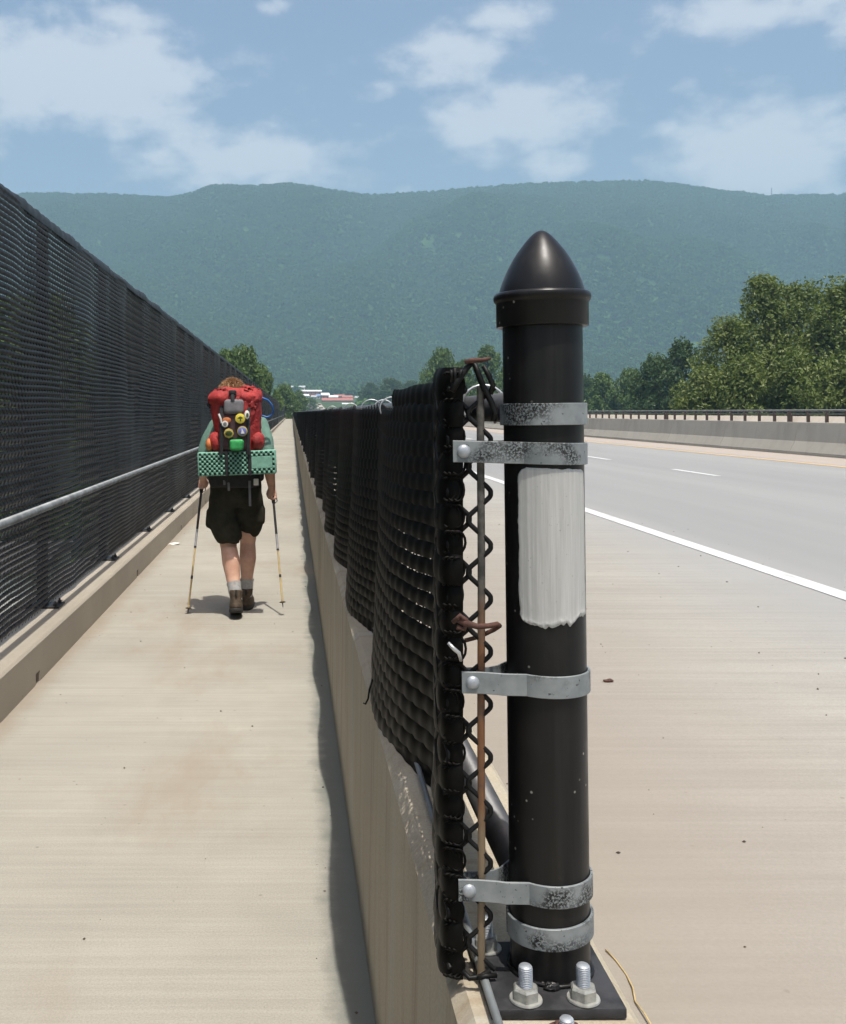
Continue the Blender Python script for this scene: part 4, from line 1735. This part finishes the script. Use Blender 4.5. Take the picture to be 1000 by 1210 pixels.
def hand(mb_, c_, wrist, grip_dir, side):
    """palm, four curled fingers and a thumb closed on a pole grip"""
    g_ = grip_dir.normalized()
    fw = (c_ - wrist).normalized()
    out = g_.cross(fw).normalized() * side      # to the outside of the body
    out2 = fw - g_ * fw.dot(g_)
    out2.normalize()
    palm = c_ + out * .022 - out2 * .012
    mb_.limb([wrist, palm.lerp(wrist, .35), palm + g_ * .002], [.026, .030, .030], 12)
    mb_.ellipsoid(palm, (.026, .034, .040), 14, 10)
    for i_, (o_, r_) in enumerate(((-.030, .0088), (-.010, .0094), (.010, .0092), (.030, .0078))):
        base = c_ - g_ * o_
        pts_ = []
        n_ = 5
        for q in range(n_ + 1):
            a = R(25 + (225 - (10 if i_ in (0, 3) else 0)) * q / n_)
            pts_.append(base + (out * math.cos(a) + out2 * math.sin(a)) * .0235)
        mb_.limb(pts_, [r_] * 3 + [r_ * .95] * 2 + [r_ * .82], 8)
    pts_ = [palm - g_ * .03 - out2 * .008, c_ - g_ * .045 + out * .008 - out2 * .018, c_ - g_ * .038 - out * .018 - out2 * .012, c_ - g_ * .026 - out * .024 + out2 * .008]
    mb_.limb(pts_, [.0115, .0105, .0095, .008], 8)


Ltip_w = Vector(((222 - VX) * 7.55 / F, 7.55, .0))
Ltip = Ltip_w - Vector((HX, HY, 0))
Rtip = hp(334.5, 718, -.12)
Ld = (LH - Ltip).normalized()
Rd = (RHd - Rtip).normalized()
hand(b, LH, LH + (LE - LH).normalized() * .062, Ld, -1)
hand(b, RHd, RHd + (RE - RHd).normalized() * .062, Rd, 1)
fused(b, 'body', M['skin'], person, .0065, 3)

# face
fc = MB()
for sx in (-1, 1):
    fc.ellipsoid(hd + Vector((sx * .030, .083, .012)), (.012, .008, .009), 12, 8)
fc.build('eyes', M['whitebadge'], person, 180)
fc = MB()
for sx in (-1, 1):
    fc.ellipsoid(hd + Vector((sx * .030, .0905, .012)), (.0055, .003, .0055), 10, 6)
fc.build('irises', M['bluebadge'], person, 180)
fc = MB()
fc.tube([hd + Vector((-.024, .080, -.056)), hd + Vector((-.010, .094, -.053)), hd + Vector((.010, .094, -.053)), hd + Vector((.024, .080, -.056))], [.003, .006, .006, .003], 8)
fc.build('lips', M['red2'], person, 180)
# hair: short, ginger, tousled
hr = MB()
hr.ellipsoid(hd + Vector((0, -.014, .028)), (.090, .098, .100), 20, 14)
for i in range(900):
    a, e = rng.uniform(0, 6.283), rng.uniform(-.35, 1.5)
    d = Vector((math.cos(a) * math.cos(e), math.sin(a) * math.cos(e), math.sin(e)))
    if d.y > .55 and d.z < .45:
        continue
    p0 = hd + Vector((0, -.014, .028)) + Vector((d.x * .086, d.y * .094, d.z * .096))
    tdir = (d + Vector((rng.uniform(-.9, .9), rng.uniform(-1.0, .3), rng.uniform(-1.1, .3)))).normalized()
    hr.tube([p0, p0 + tdir * .012 + d * .006, p0 + tdir * .030 + d * .004], [.0030, .0026, .0008], 4)
hr.v = [v for v in hr.v]
hr.build('hair', M['hair'], person, 60)

# shirt
sh = MB()
sh.loft([(.90, -.03, .03, .172, .12), (1.0, -.03, .035, .168, .12), (1.12, -.025, .05, .162, .118), (1.26, -.02, .065, .178, .126), (1.36, -.012, .08, .186, .12), (1.43, -.01, .09, .145, .095), (1.475, -.015, .10, .082, .072)], 28, 2.4)
for S_, E_, w_, e_ in ((LS, LE, -.02, .86), (RS, RE, .015, .80)):
    mid_ = S_.lerp(E_, .5) + Vector((w_, -.01, 0))
    end_ = S_.lerp(E_, e_) + Vector((w_ * .5, -.005, 0))
    sh.limb([S_, mid_, end_], [.062, .058, .057], 16)
fused(sh, 'shirt', M['shirt'], person, .008, 4, .006, 9)
# shorts
so = MB()
so.loft([(.79, -.03, .03, .16, .11), (.86, -.03, .03, .200, .140), (.95, -.03, .032, .196, .14), (1.02, -.028, .036, .185, .13), (1.05, -.028, .038, .172, .12)], 30, 2.3)
so.limb([Lhip + Vector((-.005, 0, -.02)), Lhip.lerp(Lkn, .5) + Vector((-.018, 0, 0)), Lkn + Vector((-.002, -.005, .085))], [.112, .112, .098], 20)
so.limb([Rhip + Vector((.005, 0, -.02)), Rhip.lerp(Rkn, .5) + Vector((.016, 0, 0)), Rkn + Vector((.014, -.012, .115))], [.112, .108, .096], 20)
so.bbox(-.245, -.19, -.04, .09, .64, .78, .02)      # cargo pockets
so.bbox(.130, .185, -.01, .12, .66, .79, .02)
# hems cut level
so_o = fused(so, 'shorts', M['shorts'], person, .009, 3, .014, 7)
for v in so_o.data.vertices:
    lim = .530 + .02 * (v.co.x > .0) + .004 * math.sin(v.co.x * 60)
    if v.co.z < lim:
        v.co.z = lim + (v.co.z - lim) * .05
# hip belt
hb = MB()
hb.loft([(.985, -.03, .03, .205, .15), (1.0, -.03, .03, .212, .158), (1.06, -.028, .034, .208, .156), (1.09, -.028, .036, .19, .14)], 30, 2.3)
hb_o = fused(hb, 'waistband', M['blackf'], person, .01, 3, .006, 9)
# socks
for A_, K_, nm in ((Lan, Lkn, 'sock'), (Ran, Rkn, 'sock')):
    sk = MB()
    d_ = (K_ - A_).normalized()
    P_ = [A_ - d_ * .02, A_ + d_ * .02, A_ + d_ * .05, A_ + d_ * .085, A_ + d_ * .115]
    sk.tube(P_, [.044, .0455, .049, .0495, .0545], 18)
    sk.build('sock', M['sock'], person, 60)


def boot(A_, pitch, yaw, scale=1.0):
    """ankle-high walking boot, heel toward the camera; built level, then pitched at the toe"""
    root = bpy.data.objects.new('boot', None)
    up = MB()
    up.loft([(.026, 0, .085, .046, .140), (.045, 0, .085, .050, .143), (.062, 0, .080, .049, .135), (.080, 0, .055, .046, .104), (.100, 0, .022, .044, .070), (.125, 0, .004, .045, .054), (.150, 0, .0, .049, .056), (.160, 0, .0, .046, .053)], 26, 2.3)
    so_ = MB()
    so_.loft([(.0, 0, .085, .046, .142), (.008, 0, .085, .051, .149), (.024, 0, .085, .052, .149), (.030, 0, .085, .049, .145)], 26, 2.5)
    Mx = Matrix.Translation((0, .19, 0)) @ Matrix.Rotation(pitch, 4, 'X') @ Matrix.Translation((0, -.19, 0))
    Mx = Matrix.Rotation(yaw, 4, 'Z') @ Mx
    z0 = A_.z
    base = Mx @ Vector((0, 0, .145))
    off = Vector((A_.x - base.x, A_.y - base.y, 0))
    for mb_ in (up, so_):
        mb_.v = [tuple(Mx @ Vector(v) + off) for v in mb_.v]
    u_ = up.build('boot', M['boot'], person, 180)
    so_.build('sole', M['sole'], u_, 50)
    tabs = MB()
    tb = [Mx @ Vector((0, -.056, z_)) + off for z_ in (.118, .14, .158)]
    tabs.tube(tb, [.008, .009, .008], 6)
    tabs.build('heel_tab', M['sole'], u_, 60)
    bpy.data.objects.remove(root)


boot(Lan, -R(14), .06)
boot(Ran, R(0), -.05)

# ------------------------------------------------------------------ backpack
bp_ = empty('backpack', (HX, HY, 1.0))
tag(bp_, 'bulging red backpack covered with round badges on the walker', 'backpack')
PYB = -.30      # rear face of the pack


def pk(px, py, y=PYB):
    v = hp(px, py, y)
    return Vector((v.x, v.y, v.z - 1.0))


mn = MB()
zl = lambda py: pk(280, py).z
cx = lambda l, r_: ((pk(l, 500).x + pk(r_, 500).x) / 2, (pk(r_, 500).x - pk(l, 500).x) / 2)
secs = []
for py, l, r_, d in ((538, 254, 304, .10), (530, 252, 306, .125), (515, 251, 306, .135), (500, 250, 307, .140), (485, 249, 308, .140), (474, 250, 308, .135), (465, 254, 305, .115), (460, 262, 297, .08)):
    c_, hw = cx(l, r_)
    secs.append((zl(py), c_, -.045 - .125, hw * .97, d))
mn.loft(secs, 34, 2.9)
fused(mn, 'main_bag', M['red'], bp_, .010, 3, .032, 7)
# frame sheet and shoulder straps against the back
fs = MB()
fs.bbox(-.145, .13, -.075, -.045, .20, .62, .012)
fs.build('back_panel', M['blackf'], bp_, 40)
for sx, S_ in ((-1, LS), (1, RS)):
    st = MB()
    S0 = Vector((S_.x * .72, 0, S_.z - 1.0))
    st.tube([S0 + Vector((0, -.06, .04)), S0 + Vector((sx * .01, .02, .085)), S0 + Vector((sx * .015, .12, .06)), S0 + Vector((sx * .02, .185, -.05)), S0 + Vector((sx * .035, .17, -.2)), S0 + Vector((sx * .05, .05, -.33)), S0 + Vector((sx * .03, -.06, -.36))], .030, 10, True, .4)
    st.build('shoulder_strap', M['blackf'], bp_, 180)
# lid: two fat lobes
ld = MB()
ld.ellipsoid(pk(263, 471, -.175), (.088, .15, .062), 22, 14)
ld.ellipsoid(pk(293, 470, -.175), (.105, .15, .070), 22, 14)
ld.ellipsoid(pk(279, 474, -.175), (.12, .145, .055), 22, 14)
fused(ld, 'lid', M['red'], bp_, .009, 3, .030, 8)
gp = MB()
gp.bbox(pk(265, 0).x, pk(288, 0).x, -.348, -.27, zl(489), zl(472), .022, 3)
fused(gp, 'lid_panel', M['greyf'], bp_, .007, 4, .006, 14)
# lower side lobes
for l, r_, t_, b_2 in ((244, 266, 510, 536), (295, 312, 510, 534)):
    c_, hw = cx(l, r_)
    lb = MB()
    lb.ellipsoid((c_, -.215, (zl(t_) + zl(b_2)) / 2), (hw, .105, (zl(t_) - zl(b_2)) / 2), 20, 14)
    fused(lb, 'side_pocket', M['red'], bp_, .008, 3, .012, 12)
lb = MB()
lb.ellipsoid((pk(247, 0).x, -.25, zl(526)), (.03, .06, .05), 14, 10)
lb.build('side_pouch', M['orangebadge'], bp_, 180)
# dark shovel pocket carrying the badges
dp_ = MB()
dp_.bbox(pk(261, 0).x, pk(294, 0).x, -.336, -.22, zl(532), zl(487), .035, 3)
fused(dp_, 'front_pocket', M['pocket'], bp_, .009, 3, .008, 10)
for x_ in (261.5, 293.5):
    sp_ = MB()
    sp_.tube([pk(x_, 480, -.30), pk(x_, 495, -.333), pk(x_, 515, -.339), pk(x_, 537, -.335)], .014, 6, True, .35)
    sp_.build('compression_strap', M['blackf'], bp_, 60)
bk_ = MB()
bk_.bbox(pk(270.5, 0).x, pk(279.5, 0).x, -.335, -.25, zl(467), zl(461), .010, 2)
bk_.tube([pk(275, 463, -.315), pk(275, 468, -.338), pk(275, 474, -.347)], .014, 6, True, .4)
bk_.build('buckle', M['blackf'], bp_, 40)
pch = MB()
pch.bbox(pk(272, 0).x, pk(288.5, 0).x, -.395, -.325, zl(532), zl(519), .018, 3)
fused(pch, 'green_pouch', M['greenpouch'], bp_, .006, 3, .006, 16)


def disc(c_, r_, mat_, name, sx=1.0, sz=1.0, n=20, t_=.007):
    d_ = MB()
    rg_ = []
    for y_, k_ in ((0, 1), (-t_, 1), (-t_ - .002, .9)):
        rg_.append([(c_.x + r_ * sx * k_ * math.cos(2 * math.pi * q / n), c_.y + y_, c_.z + r_ * sz * k_ * math.sin(2 * math.pi * q / n)) for q in range(n)])
    d_.rings(rg_)
    return d_.build(name, mat_, bp_, 40)


YB = -.347
bd = disc(pk(284, 494.5, YB), .036, M['yellow'], 'badge')
mk = MB()
cc = pk(284, 494.5, YB - .010)
mk.add([(cc.x - .022, cc.y, cc.z + .002), (cc.x + .0, cc.y, cc.z + .016), (cc.x + .022, cc.y, cc.z + .004), (cc.x + .006, cc.y, cc.z - .004), (cc.x + .008, cc.y, cc.z - .02), (cc.x - .001, cc.y, cc.z - .02), (cc.x - .004, cc.y, cc.z - .004)], [tuple(range(7))])
mk.build('emblem', M['olivemark'], bd)
bd = disc(pk(286.5, 509.5, YB), .037, M['gold'], 'badge')
disc(pk(286.5, 509.5, YB - .004), .030, M['bluebadge'], 'badge_field').parent = bd
mk = MB()
cc = pk(286.5, 509.5, YB - .0145)
mk.add([(cc.x - .004, cc.y, cc.z + .020), (cc.x + .006, cc.y, cc.z + .004), (cc.x + .016, cc.y, cc.z - .016), (cc.x - .010, cc.y, cc.z - .018), (cc.x - .006, cc.y, cc.z + .0)], [(0, 1, 2, 3, 4)])
mk.build('emblem', M['whitebadge'], bd)
bd = disc(pk(270.5, 512, YB), .036, M['gold'], 'badge', 1.0, 1.0, 8)
disc(pk(270.5, 512, YB - .004), .024, M['olivemark'], 'badge_field', 1.1, .8, 12).parent = bd
bd = disc(pk(266, 501, YB), .023, M['whitebadge'], 'badge')
disc(pk(266, 501, YB - .004), .013, M['greyf'], 'badge_field').parent = bd
disc(pk(268, 496.5, YB + .002), .026, M['orangebadge'], 'badge', 1.2, .8)
bd = disc(pk(292, 490, YB - .004), .026, M['whitebadge'], 'badge', .72, 1.25, 9)
disc(pk(292.4, 490.5, YB - .008), .013, M['olivemark'], 'badge_field', .7, 1.2).parent = bd
tg = MB()
tg.tube([pk(258.5, 489, YB), pk(260.5, 494, YB - .006), pk(262, 500, YB)], .007, 6, True, .5)
tg.build('cord', M['whitebadge'], bp_, 60)
hs = MB()
hs.tube([pk(305, 469, -.17), pk(311, 470.5, -.17), pk(317, 473, -.16), pk(321.5, 479, -.14), pk(323, 486, -.12), pk(320.5, 491.5, -.10), pk(315, 493, -.10), pk(309, 491, -.12)], .0075, 8)
hs.build('drinking_hose', M['blue'], bp_, 180)
tb_ = MB()
tb_.tube([pk(249, 482, -.2), pk(246.5, 478, -.2), pk(245, 476, -.2)], [.012, .016, .006], 6)
tb_.build('toggle', M['blackf'], bp_, 60)
# hip straps hanging under the pad
for x_, y0_, y1_ in ((265, 566, 573), (270, 566, 580), (295, 568, 598)):
    hsx = MB()
    hsx.tube([pk(x_, y0_, -.17), pk(x_ + .3, (y0_ + y1_) / 2, -.18), pk(x_ + .6, y1_, -.178)], .009, 6, True, .35)
    hsx.build('hanging_strap', M['greyf'], bp_, 60)
hsx = MB()
hsx.bbox(pk(299, 0).x, pk(305, 0).x, -.178, -.166, zl(575), zl(567), .003, 1)
hsx.build('strap_tab', M['whitebadge'], bp_)
hbp = MB()
hbp.loft([(zl(578), -.03, -.06, .18, .105), (zl(572), -.03, -.06, .195, .115), (zl(560), -.03, -.07, .20, .12), (zl(550), -.03, -.075, .17, .10)], 28, 2.6)
fused(hbp, 'hip_belt', M['blackf'], bp_, .01, 3, .008, 9)

# ------------------------------------------------------------------ foam sleeping pad under the pack
pl_ = hp(233.5, 549, -.31)
pr_ = hp(326.5, 545.5, -.31)
pc = (pl_ + pr_) / 2
W_ = (pr_ - pl_).length
H_ = .172
pad = empty('sleeping_pad', (HX + pc.x, HY + pc.y, pc.z), (0, math.atan2(pl_.z - pr_.z, pr_.x - pl_.x), 0))
tag(pad, 'folded green egg crate foam sleeping pad strapped below the red backpack', 'sleeping pad')
ps = MB()
for k in range(5):
    ps.bbox(-W_ / 2, W_ / 2, -.005 + .026 * k, .0195 + .026 * k, -H_ / 2 + .002 * (k % 2), H_ / 2 - .003 * (k % 3), .010, 2)
ps.build('pad_fold', M['foam'], pad, 40)
dm1, dm2 = MB(), MB()
nxc, nzc = 32, 9
cwx, cwz = W_ * .96 / nxc, H_ * .92 / nzc
for i in range(nxc):
    for j in range(nzc):
        x_ = -W_ * .48 + cwx * (i + .5)
        z_ = -H_ * .46 + cwz * (j + .5)
        if i > 21.5 and 1.5 < j < 7 and i < 31:
            continue
        tgt = dm1 if (i + j) % 2 else dm2
        d_ = .006 if (i + j) % 2 else .0015
        hx, hz = cwx * .5, cwz * .5
        tgt.add([(x_ - hx, -.0055, z_ - hz), (x_ + hx, -.0055, z_ - hz), (x_ + hx, -.0055, z_ + hz), (x_ - hx, -.0055, z_ + hz), (x_ - hx * .55, -.0055 - d_, z_ - hz * .55), (x_ + hx * .55, -.0055 - d_, z_ - hz * .55), (x_ + hx * .55, -.0055 - d_, z_ + hz * .55), (x_ - hx * .55, -.0055 - d_, z_ + hz * .55)],
                [(0, 1, 5, 4), (1, 2, 6, 5), (2, 3, 7, 6), (3, 0, 4, 7), (4, 5, 6, 7)])
dm1.build('foam_bump', M['foam'], pad)['kind'] = 'stuff'
dm2.build('foam_pit', M['foam_shade'], pad)['kind'] = 'stuff'
lb = MB()
lb.bbox(-W_ * .48 + cwx * 22.2, -W_ * .48 + cwx * 30.8, -.010, -.004, -H_ * .46 + cwz * 2.1, -H_ * .46 + cwz * 6.9, .002, 1)
lb.build('plain_label', M['foam'], pad)
for px in (268.5, 294.5):
    x_ = (px - 280) * KP
    st = MB()
    st.bbox(x_ - .012, x_ + .012, -.0175, .140, -H_ / 2 - .006, H_ / 2 + .006, .004, 1)
    st.build('strap', M['blackf'], pad)


# ------------------------------------------------------------------ trekking poles
def pole(grip, tip, label, basket_at):
    o_ = empty('trekking_pole', (HX + tip.x, HY + tip.y, tip.z))
    d_ = grip - tip
    up = d_.normalized()
    L_ = d_.length
    q = lambda f: d_ * f
    for nm, a, b2, r_, mt in (('tip', .0, .045, .004, 'pole_dark'), ('lower_shaft', .045, .50, .0072, 'pole_tan'), ('label_band', .50, .64, .0085, 'pole_silver'), ('upper_shaft', .64, .95, .0092, 'pole_dark')):
        mb_ = MB()
        mb_.tube([q(a), q((a + b2) / 2), q(b2)], [r_ * (.4 if nm == 'tip' else 1), r_, r_], 10)
        mb_.build(nm, M[mt], o_, 60)
    mb_ = MB()
    mb_.tube([q(.26), q(.285)], .0088, 10)
    mb_.tube([q(.495), q(.51)], .0095, 10)
    mb_.build('lock_ring', M['pole_dark'], o_, 60)
    mb_ = MB()
    mb_.tube([q(.955) - up * .03, q(.97), q(1.0), q(1.0) + up * .045, q(1.0) + up * .06], [.013, .015, .0135, .0165, .010], 12)
    mb_.build('grip', M['blackf'], o_, 60)
    mb_ = MB()
    t1 = up.orthogonal().normalized()
    mb_.tube([q(basket_at) - up * .004, q(basket_at), q(basket_at) + up * .008], [.012, .026, .014], 14)
    mb_.build('basket', M['boot'], o_, 60)
    mb_ = MB()
    mb_.tube([q(1.0) + up * .05, q(1.0) + up * .02 + t1 * .035, q(1.0) - up * .05 + t1 * .04, q(1.0) - up * .07 + t1 * .015], .007, 6, True, .4)
    mb_.build('wrist_strap', M['blackf'], o_, 180)
    tag(o_, label, 'trekking pole', 'trekking poles of the walker')


pole(LH, Ltip, 'trekking pole with tan shaft planted beside the kerb by the walker', .04)
pole(RHd, Rtip, 'trekking pole with tan shaft swung off the ground beside the parapet', .045)

# ------------------------------------------------------------------ haze
hz = MB()
hz.box(-4200, 5600, -380, 3000, -14, 640)
hm = bpy.data.materials.new('haze_air')
hm.use_nodes = True
hn, hl = hm.node_tree.nodes, hm.node_tree.links
hn.clear()
ho = hn.new('ShaderNodeOutputMaterial')
hv = hn.new('ShaderNodeVolumePrincipled')
hv.inputs['Color'].default_value = (.50, .80, 1.0, 1)
hv.inputs['Density'].default_value = .00030
hv.inputs['Anisotropy'].default_value = .0
hl.new(hv.outputs[0], ho.inputs['Volume'])
o = hz.build('haze', hm)
tag(o, 'thin blue summer haze filling the valley air', 'haze', kind='stuff')
